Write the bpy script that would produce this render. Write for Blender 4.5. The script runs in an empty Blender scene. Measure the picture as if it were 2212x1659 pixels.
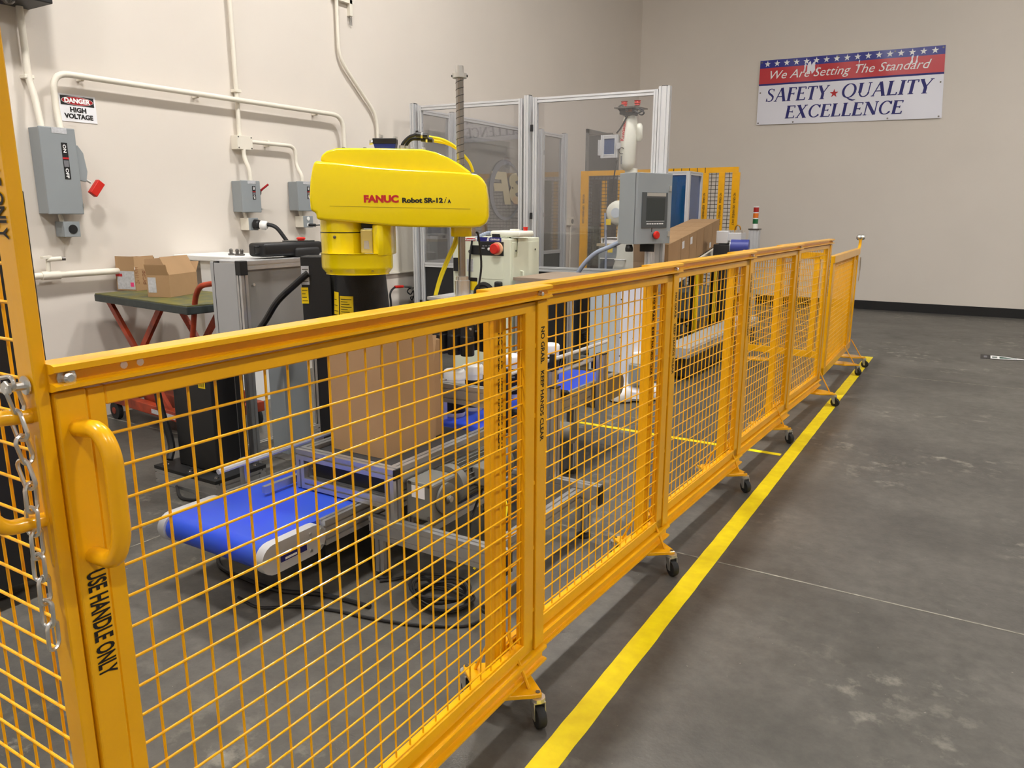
import bpy, bmesh, math, random
from mathutils import Matrix, Vector
random.seed(7)
R = math.radians
scene = bpy.context.scene
col = scene.collection
# ------------------------------------------------------------------ camera
CAM_H, FPX = 1.465, 1646.5
YAW, PIT, ROL = R(31.37), R(12.71), R(0.13)
F0 = Vector((-math.sin(YAW), math.cos(YAW), 0)); R0 = Vector((math.cos(YAW), math.sin(YAW), 0)); UZ = Vector((0, 0, 1))
FW = F0*math.cos(PIT) - UZ*math.sin(PIT); UP0 = UZ*math.cos(PIT) + F0*math.sin(PIT)
RT = R0*math.cos(ROL) + UP0*math.sin(ROL); UP = UP0*math.cos(ROL) - R0*math.sin(ROL)
CP = Vector((0, 0, CAM_H))
cam_d = bpy.data.cameras.new('camera'); cam = bpy.data.objects.new('camera', cam_d); col.objects.link(cam)
cam_d.sensor_fit = 'HORIZONTAL'; cam_d.sensor_width = 36; cam_d.lens = FPX/2212*36; cam_d.clip_start = .02
cam.matrix_world = Matrix(((RT.x, UP.x, -FW.x, 0), (RT.y, UP.y, -FW.y, 0), (RT.z, UP.z, -FW.z, CAM_H), (0, 0, 0, 1)))
scene.camera = cam
# ------------------------------------------------------------------ world, exposure
w = bpy.data.worlds.new('world'); scene.world = w; w.use_nodes = True
w.node_tree.nodes['Background'].inputs[0].default_value = (.9, .95, 1, 1)
w.node_tree.nodes['Background'].inputs[1].default_value = .05
vs = scene.view_settings
vs.view_transform = 'Standard'; vs.look = 'None'; vs.exposure = -0.6; vs.gamma = 1.0; vs.use_curve_mapping = False
LAMP_W = 420.0            # emission strength of the high bay lamps
LAMP_Z = 6.4
# rows of high bay lamps: (x, y)
LAMPS = [(-2.25, -2.2), (-2.25, 1.6), (-2.25, 5.4), (4.2, -2.0), (4.2, 3.2), (3.6, 9.0)]
XW, YB = -5.37, 13.0      # left wall plane, back wall plane

def at(px, py, X=None, Y=None, Z=None):
    'world point seen at a photograph pixel, on the plane X=, Y= or Z='
    d = FW + RT*((px-1106)/FPX) - UP*((py-829.5)/FPX)
    if X is not None: t = X/d.x
    elif Y is not None: t = Y/d.y
    else: t = (Z-CAM_H)/d.z
    return CP + d*t
# ------------------------------------------------------------------ materials
def lin(c): return tuple((x/12.92 if x <= .04045 else ((x+.055)/1.055)**2.4) for x in c)
def rgb(r, g, b): return lin((r/255, g/255, b/255))
MATS = {}
def mat(name, c, rough=.5, metal=0, bump=0, bscale=40, var=0, vscale=6, coat=0, spec=.5, emit=0, trans=0, ior=1.45, c2=None, stretch=None):
    m = bpy.data.materials.new(name); m.use_nodes = True; nt = m.node_tree; b = nt.nodes['Principled BSDF']
    b.inputs['Base Color'].default_value = (*c, 1); b.inputs['Roughness'].default_value = rough; b.inputs['Metallic'].default_value = metal
    b.inputs['Coat Weight'].default_value = coat; b.inputs['Specular IOR Level'].default_value = spec; b.inputs['IOR'].default_value = ior
    b.inputs['Transmission Weight'].default_value = trans
    if emit: b.inputs['Emission Color'].default_value = (*c, 1); b.inputs['Emission Strength'].default_value = emit
    if var or bump:
        tc = nt.nodes.new('ShaderNodeTexCoord'); mp = nt.nodes.new('ShaderNodeMapping'); nt.links.new(tc.outputs['Object'], mp.inputs['Vector'])
        if stretch: mp.inputs['Scale'].default_value = stretch
    if var:
        n = nt.nodes.new('ShaderNodeTexNoise'); n.inputs['Scale'].default_value = vscale; n.inputs['Detail'].default_value = 5
        nt.links.new(mp.outputs[0], n.inputs['Vector'])
        r = nt.nodes.new('ShaderNodeValToRGB'); lo = c2 or tuple(x*(1-var) for x in c)
        r.color_ramp.elements[0].position = .3; r.color_ramp.elements[1].position = .7
        r.color_ramp.elements[0].color = (*lo, 1); r.color_ramp.elements[1].color = (*c, 1)
        nt.links.new(n.outputs[0], r.inputs[0]); nt.links.new(r.outputs[0], b.inputs['Base Color'])
    if bump:
        n = nt.nodes.new('ShaderNodeTexNoise'); n.inputs['Scale'].default_value = bscale; n.inputs['Detail'].default_value = 4
        nt.links.new(mp.outputs[0], n.inputs['Vector'])
        bp = nt.nodes.new('ShaderNodeBump'); bp.inputs['Strength'].default_value = bump; bp.inputs['Distance'].default_value = .01
        nt.links.new(n.outputs[0], bp.inputs['Height']); nt.links.new(bp.outputs[0], b.inputs['Normal'])
    MATS[name] = m; return m
def clear_mat(name, tint, refl=.09, fog=.0, fc=(.8, .8, .8)):
    m = bpy.data.materials.new(name); m.use_nodes = True; nt = m.node_tree; nt.nodes.remove(nt.nodes['Principled BSDF'])
    out = nt.nodes['Material Output']
    t = nt.nodes.new('ShaderNodeBsdfTransparent'); t.inputs[0].default_value = (*tint, 1)
    g = nt.nodes.new('ShaderNodeBsdfGlossy'); g.inputs['Roughness'].default_value = .015; g.inputs[0].default_value = (1, 1, 1, 1)
    d = nt.nodes.new('ShaderNodeBsdfDiffuse'); d.inputs[0].default_value = (*fc, 1)
    lw = nt.nodes.new('ShaderNodeLayerWeight'); lw.inputs[0].default_value = .25
    mul = nt.nodes.new('ShaderNodeMath'); mul.operation = 'MULTIPLY_ADD'; mul.inputs[1].default_value = .8; mul.inputs[2].default_value = refl
    mul.use_clamp = True
    nt.links.new(lw.outputs['Fresnel'], mul.inputs[0])
    mx0 = nt.nodes.new('ShaderNodeMixShader'); mx0.inputs[0].default_value = fog
    nt.links.new(t.outputs[0], mx0.inputs[1]); nt.links.new(d.outputs[0], mx0.inputs[2])
    mx = nt.nodes.new('ShaderNodeMixShader'); nt.links.new(mul.outputs[0], mx.inputs[0])
    nt.links.new(mx0.outputs[0], mx.inputs[1]); nt.links.new(g.outputs[0], mx.inputs[2]); nt.links.new(mx.outputs[0], out.inputs[0])
    MATS[name] = m; return m
YEL = mat('yellow_paint', (.92, .45, .004), .28, coat=.25, bump=.05, bscale=60, var=.10, vscale=9)
ROBY = mat('robot_yellow', (.90, .70, .002), .22, coat=.4)
TAPE = mat('tape_yellow', (.98, .78, .004), .5, var=.25, vscale=18, c2=(.86, .64, .004), bump=.1)
HOSEY = mat('hose_yellow', (.90, .74, .02), .4)
ALU = mat('aluminium', (.62, .62, .62), .38, .85, var=.12, vscale=12)
ALUP = mat('aluminium_pale', (.66, .67, .69), .42, .45)
STEEL = mat('steel', (.72, .72, .70), .30, .9)
CHROME = mat('chrome', (.8, .8, .8), .12, 1)
DSTEEL = mat('dark_steel', (.16, .15, .14), .35, .9)
BLACK = mat('black_plastic', (.012, .012, .013), .45)
BLK2 = mat('black_powder', (.016, .016, .017), .55, bump=.1, bscale=200)
RUB = mat('rubber', (.018, .018, .018), .7)
GREYP = mat('grey_enamel', rgb(146, 152, 155), .42, var=.06, vscale=3)
CABG = mat('cabinet_grey', rgb(176, 177, 178), .45, var=.05, vscale=4)
CABPANEL = mat('cabinet_panel', rgb(150, 148, 144), .4, .3, var=.08, vscale=3)
WHITE = mat('white_plastic', rgb(238, 238, 236), .45)
OFFW = mat('off_white_paint', rgb(232, 226, 212), .5)
KAWA = mat('pale_green_enamel', rgb(224, 228, 206), .4, var=.04, vscale=3)
ARMW = mat('robot_white', rgb(232, 232, 218), .35)
PALEB = mat('pale_blue_enamel', rgb(198, 208, 216), .45)
LAVW = mat('cool_white_enamel', rgb(226, 228, 240), .4)
CARD = mat('cardboard', rgb(176, 142, 104), .8, var=.10, vscale=5, bump=.1, bscale=30)
CARD2 = mat('cardboard_inside', rgb(150, 118, 84), .85, var=.1, vscale=5)
BLUEB = mat('blue_belt', (.018, .055, .62), .42, var=.22, vscale=5, c2=(.03, .09, .55))
BELTK = mat('black_belt', (.03, .031, .034), .5)
RED = mat('red_plastic', rgb(205, 40, 30), .35)
DRED = mat('dark_red', rgb(160, 20, 30), .4)
ORANGE = mat('orange_paint', rgb(190, 70, 35), .5, var=.35, vscale=8, c2=rgb(96, 40, 26))
DKGREEN = mat('worn_green_top', rgb(74, 82, 70), .6, var=.4, vscale=9, c2=rgb(120, 112, 40))
DKRIM = mat('worn_dark_rim', rgb(58, 66, 66), .55, var=.3, vscale=20)
MOTOR = mat('motor_grey', rgb(120, 120, 116), .5, .2, var=.12, vscale=8)
INK = mat('black_ink', (.008, .006, .006), .6)
INKN = mat('navy_ink', rgb(28, 28, 112), .5)
INKR = mat('red_ink', rgb(190, 34, 40), .5)
INKW = mat('white_ink', rgb(245, 245, 245), .5)
INKG = mat('grey_ink', rgb(120, 120, 125), .6)
PAPER = mat('paper', rgb(236, 236, 240), .6)
PAPG = mat('printed_paper', rgb(205, 206, 210), .6, var=.25, vscale=60)
STKY = mat('yellow_sticker', rgb(240, 205, 10), .5)
BANW = mat('banner_vinyl_white', rgb(236, 236, 246), .3, bump=.15, bscale=4)
BANR = mat('banner_vinyl_red', rgb(198, 44, 54), .3, bump=.15, bscale=4)
BANB = mat('banner_vinyl_blue', rgb(34, 40, 140), .3, bump=.15, bscale=4)
DOORM = mat('dark_grey_door', rgb(92, 92, 94), .5, var=.05, vscale=2)
DOORF = mat('door_frame_grey', rgb(120, 120, 120), .5)
SCREEN = mat('dark_screen', rgb(52, 58, 58), .15, coat=.3)
HMIB = mat('hmi_bezel', rgb(78, 82, 84), .4)
WOOD = mat('plywood', rgb(160, 142, 124), .6, var=.15, vscale=7)
TAN = mat('tan_top', rgb(190, 172, 140), .6)
BROWNM = mat('dark_bronze', rgb(66, 60, 56), .5)
CABLE = mat('cable_black', (.013, .013, .014), .5)
HOSEG = mat('hose_grey', rgb(150, 160, 180), .45)
TAG = mat('paper_tag', rgb(228, 222, 205), .7)
GOLD = mat('gold_ink', rgb(178, 166, 136), .5)
CLEAR = clear_mat('clear_panel', (.93, .93, .94), .03, .03)
BLUEC = clear_mat('blue_panel', (.01, .20, .55), .03, .35, (.01, .16, .42))
BLUEL = clear_mat('light_blue_panel', (.22, .36, .72), .06, .30, (.16, .26, .5))
LENSR = mat('lens_red', rgb(160, 24, 20), .25, coat=.5)
LENSA = mat('lens_amber', rgb(214, 110, 20), .25, coat=.5)
LENSG = mat('lens_green', rgb(10, 96, 52), .25, coat=.5)
LAMPM = mat('lamp_diffuser', (1, .97, .93), .5, emit=LAMP_W)

def wall_material():
    m = mat('painted_wall', rgb(224, 216, 206), .75, bump=.06, bscale=14, var=.04, vscale=1.2); return m
WALLM = wall_material()
def floor_material():
    m = bpy.data.materials.new('polished_concrete'); m.use_nodes = True; nt = m.node_tree; N = nt.nodes; L = nt.links; b = N['Principled BSDF']
    tc = N.new('ShaderNodeTexCoord')
    def noise(s, d, ro=.6):
        n = N.new('ShaderNodeTexNoise'); n.inputs['Scale'].default_value = s; n.inputs['Detail'].default_value = d; n.inputs['Roughness'].default_value = ro
        L.new(tc.outputs['Object'], n.inputs['Vector']); return n.outputs[0]
    def ramp(src, p0, p1, c0, c1):
        r = N.new('ShaderNodeValToRGB'); r.color_ramp.elements[0].position = p0; r.color_ramp.elements[1].position = p1
        r.color_ramp.elements[0].color = (*c0, 1); r.color_ramp.elements[1].color = (*c1, 1); L.new(src, r.inputs[0]); return r.outputs[0]
    def mix(f, a, c, mode='MIX'):
        x = N.new('ShaderNodeMix'); x.data_type = 'RGBA'; x.blend_type = mode
        if isinstance(f, float): x.inputs[0].default_value = f
        else: L.new(f, x.inputs[0])
        L.new(a, x.inputs[6]); L.new(c, x.inputs[7]); return x.outputs[2]
    base = ramp(noise(1.1, 6), .3, .72, rgb(72, 70, 66), rgb(104, 101, 95))
    fine = ramp(noise(16, 8, .7), .35, .7, (.72, .72, .72), (1.12, 1.12, 1.12))
    c = mix(1.0, base, fine, 'MULTIPLY')
    # pale blotches (wear), gathered in patches
    patch = ramp(noise(.75, 3), .5, .66, (0, 0, 0), (1, 1, 1))
    spots = ramp(noise(9, 5, .65), .54, .66, (0, 0, 0), (1, 1, 1))
    f = mix(1.0, patch, spots, 'MULTIPLY')
    light = ramp(noise(30, 4), .2, .8, rgb(146, 142, 128), rgb(168, 164, 152))
    s = N.new('ShaderNodeMath'); s.operation = 'MULTIPLY'; s.inputs[1].default_value = .8; L.new(f, s.inputs[0])
    c = mix(s.outputs[0], c, light)
    sp = ramp(noise(55, 2), .735, .76, (0, 0, 0), (1, 1, 1))
    s2 = N.new('ShaderNodeMath'); s2.operation = 'MULTIPLY'; s2.inputs[1].default_value = .5; L.new(sp, s2.inputs[0])
    c = mix(s2.outputs[0], c, light)
    L.new(c, b.inputs['Base Color'])
    rr = N.new('ShaderNodeMapRange'); rr.inputs[3].default_value = .30; rr.inputs[4].default_value = .55
    L.new(noise(3, 5), rr.inputs[0]); L.new(rr.outputs[0], b.inputs['Roughness'])
    bp = N.new('ShaderNodeBump'); bp.inputs['Strength'].default_value = .08; bp.inputs['Distance'].default_value = .01
    L.new(noise(60, 4), bp.inputs['Height']); L.new(bp.outputs[0], b.inputs['Normal'])
    return m
FLOORM = floor_material()
# ------------------------------------------------------------------ mesh helpers
MW = {}
def V(*a): return Vector(a)
class MB:
    def __init__(s, M=None): s.v = []; s.f = []; s.M = M
    def add(s, vs, fs):
        o = len(s.v)
        s.v += [(s.M @ Vector(v)) if s.M else Vector(v) for v in vs]
        s.f += [[i+o for i in f] for f in fs]; return s
    def box(s, x0, x1, y0, y1, z0, z1):
        x0, x1 = min(x0, x1), max(x0, x1); y0, y1 = min(y0, y1), max(y0, y1); z0, z1 = min(z0, z1), max(z0, z1)
        return s.add([(x0,y0,z0),(x1,y0,z0),(x1,y1,z0),(x0,y1,z0),(x0,y0,z1),(x1,y0,z1),(x1,y1,z1),(x0,y1,z1)],
                     [(0,3,2,1),(4,5,6,7),(0,1,5,4),(1,2,6,5),(2,3,7,6),(3,0,4,7)])
    def prism(s, poly, origin, u, v, n, d0, d1):
        'polygon (a,b) in plane u,v extruded along n from d0 to d1'
        o, u, v, n = Vector(origin), Vector(u), Vector(v), Vector(n); k = len(poly)
        if u.cross(v).dot(n) < 0: poly = list(reversed(poly))
        vs = [o+u*a+v*b+n*d0 for a, b in poly]+[o+u*a+v*b+n*d1 for a, b in poly]
        fs = [list(reversed(range(k))), list(range(k, 2*k))]+[(i, (i+1) % k, k+(i+1) % k, k+i) for i in range(k)]
        return s.add(vs, fs)
    def cyl(s, p0, p1, r0, r1=None, n=16):
        return s.lathe(p0, Vector(p1)-Vector(p0), [(r0, 0), (r1 if r1 is not None else r0, (Vector(p1)-Vector(p0)).length)], n)
    def lathe(s, o, axis, prof, n=20, caps=True):
        o = Vector(o); a = Vector(axis).normalized(); t = Vector((1, 0, 0)) if abs(a.x) < .8 else Vector((0, 1, 0))
        u = a.cross(t).normalized(); v = a.cross(u)
        vs = []; fs = []
        for r, h in prof:
            for i in range(n):
                c = 2*math.pi*i/n; vs.append(o+a*h+(u*math.cos(c)+v*math.sin(c))*r)
        m = len(prof)
        for j in range(m-1):
            for i in range(n):
                i2 = (i+1) % n; fs.append((j*n+i, j*n+i2, (j+1)*n+i2, (j+1)*n+i))
        if caps:
            if prof[0][0] > 1e-5: fs.append(list(reversed(range(n))))
            if prof[-1][0] > 1e-5: fs.append([(m-1)*n+i for i in range(n)])
        return s.add(vs, fs)
    def tube(s, pts, r, n=8, closed=False):
        pts = [Vector(p) for p in pts]; k = len(pts); vs = []; fs = []; prev = None
        for i, p in enumerate(pts):
            if closed: t = (pts[(i+1) % k]-pts[i-1]).normalized()
            else: t = (pts[min(i+1, k-1)]-pts[max(i-1, 0)]).normalized()
            if prev is None:
                a = Vector((0, 0, 1)) if abs(t.z) < .9 else Vector((1, 0, 0)); u = t.cross(a).normalized()
            else: u = (prev-t*prev.dot(t)).normalized()
            prev = u; v = t.cross(u)
            rr = r[i] if isinstance(r, (list, tuple)) else r
            for j in range(n):
                c = 2*math.pi*j/n; vs.append(p+(u*math.cos(c)+v*math.sin(c))*rr)
        for i in range(k if closed else k-1):
            i2 = (i+1) % k
            for j in range(n):
                j2 = (j+1) % n; fs.append((i*n+j, i*n+j2, i2*n+j2, i2*n+j))
        if not closed: fs.append(list(reversed(range(n)))); fs.append([(k-1)*n+j for j in range(n)])
        return s.add(vs, fs)
    def ext(s, p0, p1, w=.04, h=.04, up=(0, 0, 1), slot=True):
        'slotted aluminium extrusion from p0 to p1; w across, h along up'
        p0, p1 = Vector(p0), Vector(p1); a = (p1-p0).normalized(); up = Vector(up)
        if abs(a.dot(up)) > .9: up = Vector((0, 1, 0))
        u = a.cross(up).normalized(); v = u.cross(a).normalized()
        def side(L, k):  # points along one side of length L, k slots, as (t, depth)
            o = []
            for i in range(k):
                c = L*(i+.5)/k; o += [(c-.0045, 0), (c-.0045, .009), (c+.0045, .009), (c+.0045, 0)]
            return o
        kw = max(1, round(w/.045)); kh = max(1, round(h/.045)); poly = []
        W, H_ = w/2, h/2
        poly.append((-W, -H_)); poly += [(-W+t, -H_+d) for t, d in side(w, kw)] if slot else []
        poly.append((W, -H_)); poly += [(W-d, -H_+t) for t, d in side(h, kh)] if slot else []
        poly.append((W, H_)); poly += [(W-t, H_-d) for t, d in side(w, kw)] if slot else []
        poly.append((-W, H_)); poly += [(-W+d, H_-t) for t, d in side(h, kh)] if slot else []
        return s.prism(poly, p0, u, v, a, 0, (p1-p0).length)
    def sphere(s, c, r, n=14):
        c = Vector(c); pr = [(max(1e-6, r*math.sin(math.pi*i/(n//2))), -r*math.cos(math.pi*i/(n//2))) for i in range(n//2+1)]
        return s.lathe(c, (0, 0, 1), pr, n, caps=False)
    def quad(s, a, b, c, d): return s.add([a, b, c, d], [(0, 1, 2, 3)])
def fillet(pts, r, n=6):
    pts = [Vector(p) for p in pts]; out = [pts[0]]
    for i in range(1, len(pts)-1):
        p, a, b = pts[i], pts[i-1], pts[i+1]
        d1, d2 = (a-p), (b-p); q = min(r, d1.length*.49, d2.length*.49); s, e = p+d1.normalized()*q, p+d2.normalized()*q
        for k in range(n+1):
            t = k/n; out.append(s*(1-t)**2+p*2*t*(1-t)+e*t*t)
    out.append(pts[-1]); return out
def spline(pts, n=8):
    pts = [Vector(p) for p in pts]; P = [pts[0]*2-pts[1]]+pts+[pts[-1]*2-pts[-2]]; out = []
    for i in range(1, len(P)-2):
        for k in range(n):
            t = k/n; a, b, c, d = P[i-1], P[i], P[i+1], P[i+2]
            out.append(.5*((2*b)+(c-a)*t+(2*a-5*b+4*c-d)*t*t+(3*b-a-3*c+d)*t*t*t))
    out.append(pts[-1]); return out
def rrect(w, h, r, n=4):
    o = []
    for cx, cy, a0 in ((w/2-r, h/2-r, 0), (-w/2+r, h/2-r, 90), (-w/2+r, -h/2+r, 180), (w/2-r, -h/2+r, 270)):
        for k in range(n+1): a = R(a0+90*k/n); o.append((cx+r*math.cos(a), cy+r*math.sin(a)))
    return o
def setp(o, label=None, cat=None, group=None, kind=None):
    if label: o['label'] = label
    if cat: o['category'] = cat
    if group: o['group'] = group
    if kind: o['kind'] = kind
    return o
def thing(name, label, cat, loc=(0, 0, 0), group=None, rz=0):
    o = bpy.data.objects.new(name, None); col.objects.link(o); o.location = loc; o.rotation_euler = (0, 0, rz); o.empty_display_size = .1
    MW[o.name] = Matrix.Translation(Vector(loc)) @ Matrix.Rotation(rz, 4, 'Z')
    return setp(o, label, cat, group)
def build(mb, name, m, parent=None, bevel=0, smooth=False, seg=2, loc=None, label=None, cat=None, group=None, kind=None, angle=40):
    'mesh object from world-space geometry'
    me = bpy.data.meshes.new(name)
    Mi = MW[parent.name].inverted() if parent else Matrix.Translation(-Vector(loc or (0, 0, 0)))
    me.from_pydata([Mi @ v for v in mb.v], [], mb.f); me.update()
    bm = bmesh.new(); bm.from_mesh(me)
    if bevel:
        ed = [e for e in bm.edges if len(e.link_faces) == 2 and e.calc_face_angle(0) > R(25)]
        bmesh.ops.bevel(bm, geom=ed, offset=bevel, segments=seg, profile=.5, affect='EDGES', clamp_overlap=True)
    bmesh.ops.recalc_face_normals(bm, faces=bm.faces)
    if smooth:
        for f in bm.faces: f.smooth = True
        for e in bm.edges:
            if len(e.link_faces) == 2 and e.calc_face_angle(0) > R(angle): e.smooth = False
    bm.to_mesh(me); bm.free()
    o = bpy.data.objects.new(name, me); col.objects.link(o)
    me.materials.append(m)
    if parent: o.parent = parent; MW[o.name] = MW[parent.name].copy()
    else: o.location = loc or (0, 0, 0); MW[o.name] = Matrix.Translation(Vector(loc or (0, 0, 0)))
    return setp(o, label, cat, group, kind)
def struct(mb, name, m, **k): return build(mb, name, m, kind='structure', **k)
def copy_tree(o, parent=None):
    c = o.copy(); col.objects.link(c); c.parent = parent
    if parent is None: MW[c.name] = Matrix.Translation(c.location) @ Matrix.Rotation(c.rotation_euler.z, 4, 'Z')
    for ch in list(o.children): copy_tree(ch, c)
    return c
def text(body, name, m, origin, right, up, size, parent, bold=0, shear=0, xs=1.0, align='LEFT', lift=.0012, depth=0, label=None):
    'lettering: flat mesh with its baseline at origin'
    cu = bpy.data.curves.new('t', 'FONT'); cu.body = body; cu.size = size; cu.offset = bold*size; cu.shear = shear; cu.align_x = align
    cu.resolution_u = 3; cu.fill_mode = 'BOTH'; cu.extrude = depth
    tmp = bpy.data.objects.new('t', cu); col.objects.link(tmp)
    me = bpy.data.meshes.new_from_object(tmp); bpy.data.objects.remove(tmp); bpy.data.curves.remove(cu)
    r, u = Vector(right).normalized(), Vector(up).normalized(); n = r.cross(u); o = Vector(origin)+n*lift
    mb = MB(); mb.v = [o+r*(v.co.x*xs)+u*v.co.y+n*v.co.z for v in me.vertices]; mb.f = [list(p.vertices) for p in me.polygons]
    bpy.data.meshes.remove(me)
    return build(mb, name, m, parent, label=label)
def plate(mb, o, r, u, w, h, lift=.001, t=.0008, rad=0):
    'thin rectangle with its lower left corner at o'
    r, u = Vector(r).normalized(), Vector(u).normalized(); n = r.cross(u); o = Vector(o)+n*lift
    return mb.prism([(0, 0), (w, 0), (w, h), (0, h)], o, r, u, n, 0, t)
X1, Y1, Z1 = V(1, 0, 0), V(0, 1, 0), V(0, 0, 1)
def socket_bolt(mb, p, n, r=.008, h=.006): mb.cyl(p, Vector(p)+Vector(n)*h, r, n=8)
# ================================================================== lamps
for i, (x, y) in enumerate(LAMPS):
    t = thing('high_bay_lamp', 'white linear high bay lamp hung under the ceiling', 'lamp', (x, y, LAMP_Z), 'high bay lamps')
    b = MB(); b.prism([(-.20, .08), (.20, .08), (.26, 0), (-.26, 0)], (x, y-.30, LAMP_Z), X1, Z1, Y1, 0, .60); build(b, 'housing', WHITE, t)
    b = MB(); b.box(x-.23, x+.23, y-.27, y+.27, LAMP_Z-.015, LAMP_Z-.001); build(b, 'diffuser', LAMPM, t)
    for dy in (-.2, .2):
        b = MB(); b.cyl((x, y+dy, LAMP_Z+.05), (x, y+dy, 6.9), .006, n=6); build(b, 'hanger', STEEL, t)
# ================================================================== room
b = MB(); b.box(XW, 9.5, -7, YB, -.2, 0); floor = struct(b, 'floor', FLOORM)
b = MB(); b.box(XW, 9.5, -7, YB, 6.9, 7.0); struct(b, 'ceiling', mat('ceiling_grey', rgb(150, 148, 144), .8))
b = MB(); b.box(XW-.2, XW, -7, YB, -.2, 7); struct(b, 'wall_left', WALLM)
b = MB(); b.box(XW-.2, 9.7, YB, YB+.2, -.2, 7); struct(b, 'wall_back', WALLM)
b = MB(); b.box(9.5, 9.7, -7, YB, -.2, 7); struct(b, 'wall_right', WALLM)
b = MB(); b.box(XW-.2, 9.7, -7.2, -7, -.2, 7); struct(b, 'wall_front', WALLM)
b = MB(); b.box(XW, 9.5, YB-.012, YB, 0, .135); struct(b, 'baseboard_back', mat('black_vinyl_base', (.012, .012, .013), .4))
# joints cut in the slab, filled pale
JOINT = mat('joint_filler', rgb(158, 154, 142), .8, var=.35, vscale=25, c2=rgb(104, 100, 92))
for (x0, x1, y0, y1) in ((XW, 9.5, 3.041, 3.049), (XW, 9.5, -1.6, -1.592), (XW, 9.5, 7.68, 7.688), (-3.104, -3.096, -7, 3.041), (2.3, 2.308, -7, YB)):
    b = MB(); b.box(x0, x1, y0, y1, -.004, .0012); build(b, 'slab_joint', JOINT, floor)
# big dark door and far door in the left wall
def wall_door(name, y0, y1, h, leaves):
    b = MB(); fw = .06
    for (a, c, z0, z1) in ((y0, y0+fw, 0, h), (y1-fw, y1, 0, h), (y0, y1, h-fw, h)): b.box(XW-.005, XW+.03, a, c, z0, z1)
    d = struct(b, name, DOORF)
    n = leaves; wd = (y1-y0-2*fw)/n
    for k in range(n):
        b = MB(); b.box(XW-.01, XW+.012, y0+fw+k*wd+.002, y0+fw+(k+1)*wd-.002, .01, h-fw); lf = build(b, 'door_leaf', DOORM, d)
        yh = y0+fw+(k+1)*wd-.09 if k == 0 else y0+fw+k*wd+.09
        b = MB(); b.cyl((XW+.012, yh, 1.0), (XW+.06, yh, 1.0), .012, n=8); b.cyl((XW+.055, yh, 1.0), (XW+.055, yh+(-.1 if k == 0 else .1), 1.0), .01, n=8); build(b, 'door_handle', STEEL, d)
wall_door('door_1', 6.98, 8.70, 2.34, 2)
wall_door('door_2', 10.95, 12.15, 2.70, 1)
# ================================================================== fence of sliding panels
ZT, ZC0, ZF1, ZM1, ZM0, ZB0, ZC1, ZC2 = 1.270, 1.232, 1.228, 1.200, .215, .175, .170, .115
PITCH = .0508
def fit_text(body, name, m, origin, right, up, length, height, parent, bold=.0, shear=0, lift=.0012, align='LEFT'):
    'text scaled to a given run length and cap height'
    o = text(body, name, m, (0, 0, 0), X1, Z1, 1.0, parent, bold=bold, shear=shear, lift=0)
    Mi = MW[parent.name]
    vs = [Mi @ v.co for v in o.data.vertices]
    x0, x1 = min(v.x for v in vs), max(v.x for v in vs); z0, z1 = min(v.z for v in vs), max(v.z for v in vs)
    zb = 0.0 if z0 > -.12 else 0.0
    r, u = Vector(right).normalized(), Vector(up).normalized(); n = r.cross(u); og = Vector(origin)
    off = 0 if align == 'LEFT' else -length/2
    inv = Mi.inverted(); sx = length/(x1-x0); sz = height/.73
    for v, wv in zip(o.data.vertices, vs):
        v.co = inv @ (og + r*((wv.x-x0)*sx+off) + u*((wv.z-zb)*sz) + n*(lift+(-wv.y)*1.0))
    o.data.update(); return o
def caster(parent, foot, x, y, z, yaw=0.0, r=.033):
    'fork and wheel under a foot plate, in world space; parts of the foot'
    M = Matrix.Translation((x, y, 0)) @ Matrix.Rotation(yaw, 4, 'Z')
    b = MB(M); b.cyl((0, 0, z-.012), (0, 0, z), .022, n=12)
    for s in (-1, 1): b.prism([(-.016, z-.012), (.016, z-.012), (-.006, r-.008), (-.022, r-.008)], (s*.017, 0, 0), Y1, Z1, X1, -.0015, .0015)
    b.box(-.018, .018, -.018, .018, z-.014, z-.010); build(b, 'caster_fork', STEEL, foot)
    b = MB(M); b.lathe((-.013, -.014, r), X1, [(.012, 0), (r*.62, .001), (r*.9, 0), (r, .005), (r, .021), (r*.9, .026), (r*.62, .025), (.012, .026)], 20); build(b, 'wheel', RUB, foot, smooth=True)
def foot_plate(t, x, y, z=.104, L=.125, yaw1=0.3, yaw2=1.2, braces=True):
    'plate across the fence with a caster at each end'
    b = MB(); pl = [(-L, -.016), (-L-.014, 0), (-L, .016), (-.05, .075), (.05, .075), (L, .016), (L+.014, 0), (L, -.016), (.05, -.075), (-.05, -.075)]
    b.prism(pl, (x, y, z), X1, Y1, Z1, -.014, 0); f = build(b, 'foot_plate', YEL, t, bevel=.002, seg=1)
    for s, yw in ((-1, yaw2), (1, yaw1)):
        caster(t, f, x+s*L, y, z-.014, yw)
        b = MB(); b.cyl((x+s*L, y, z), (x+s*L, y, z+.002), .007, n=10); build(b, 'bolt', DSTEEL, f)
    if braces:
        for s in (-1, 1):
            b = MB(); b.tube([(x+s*(L-.03), y, z), (x+s*.02, y, z+.16)], .005, 6); build(b, 'brace_rod', YEL, f)
    return f
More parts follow.
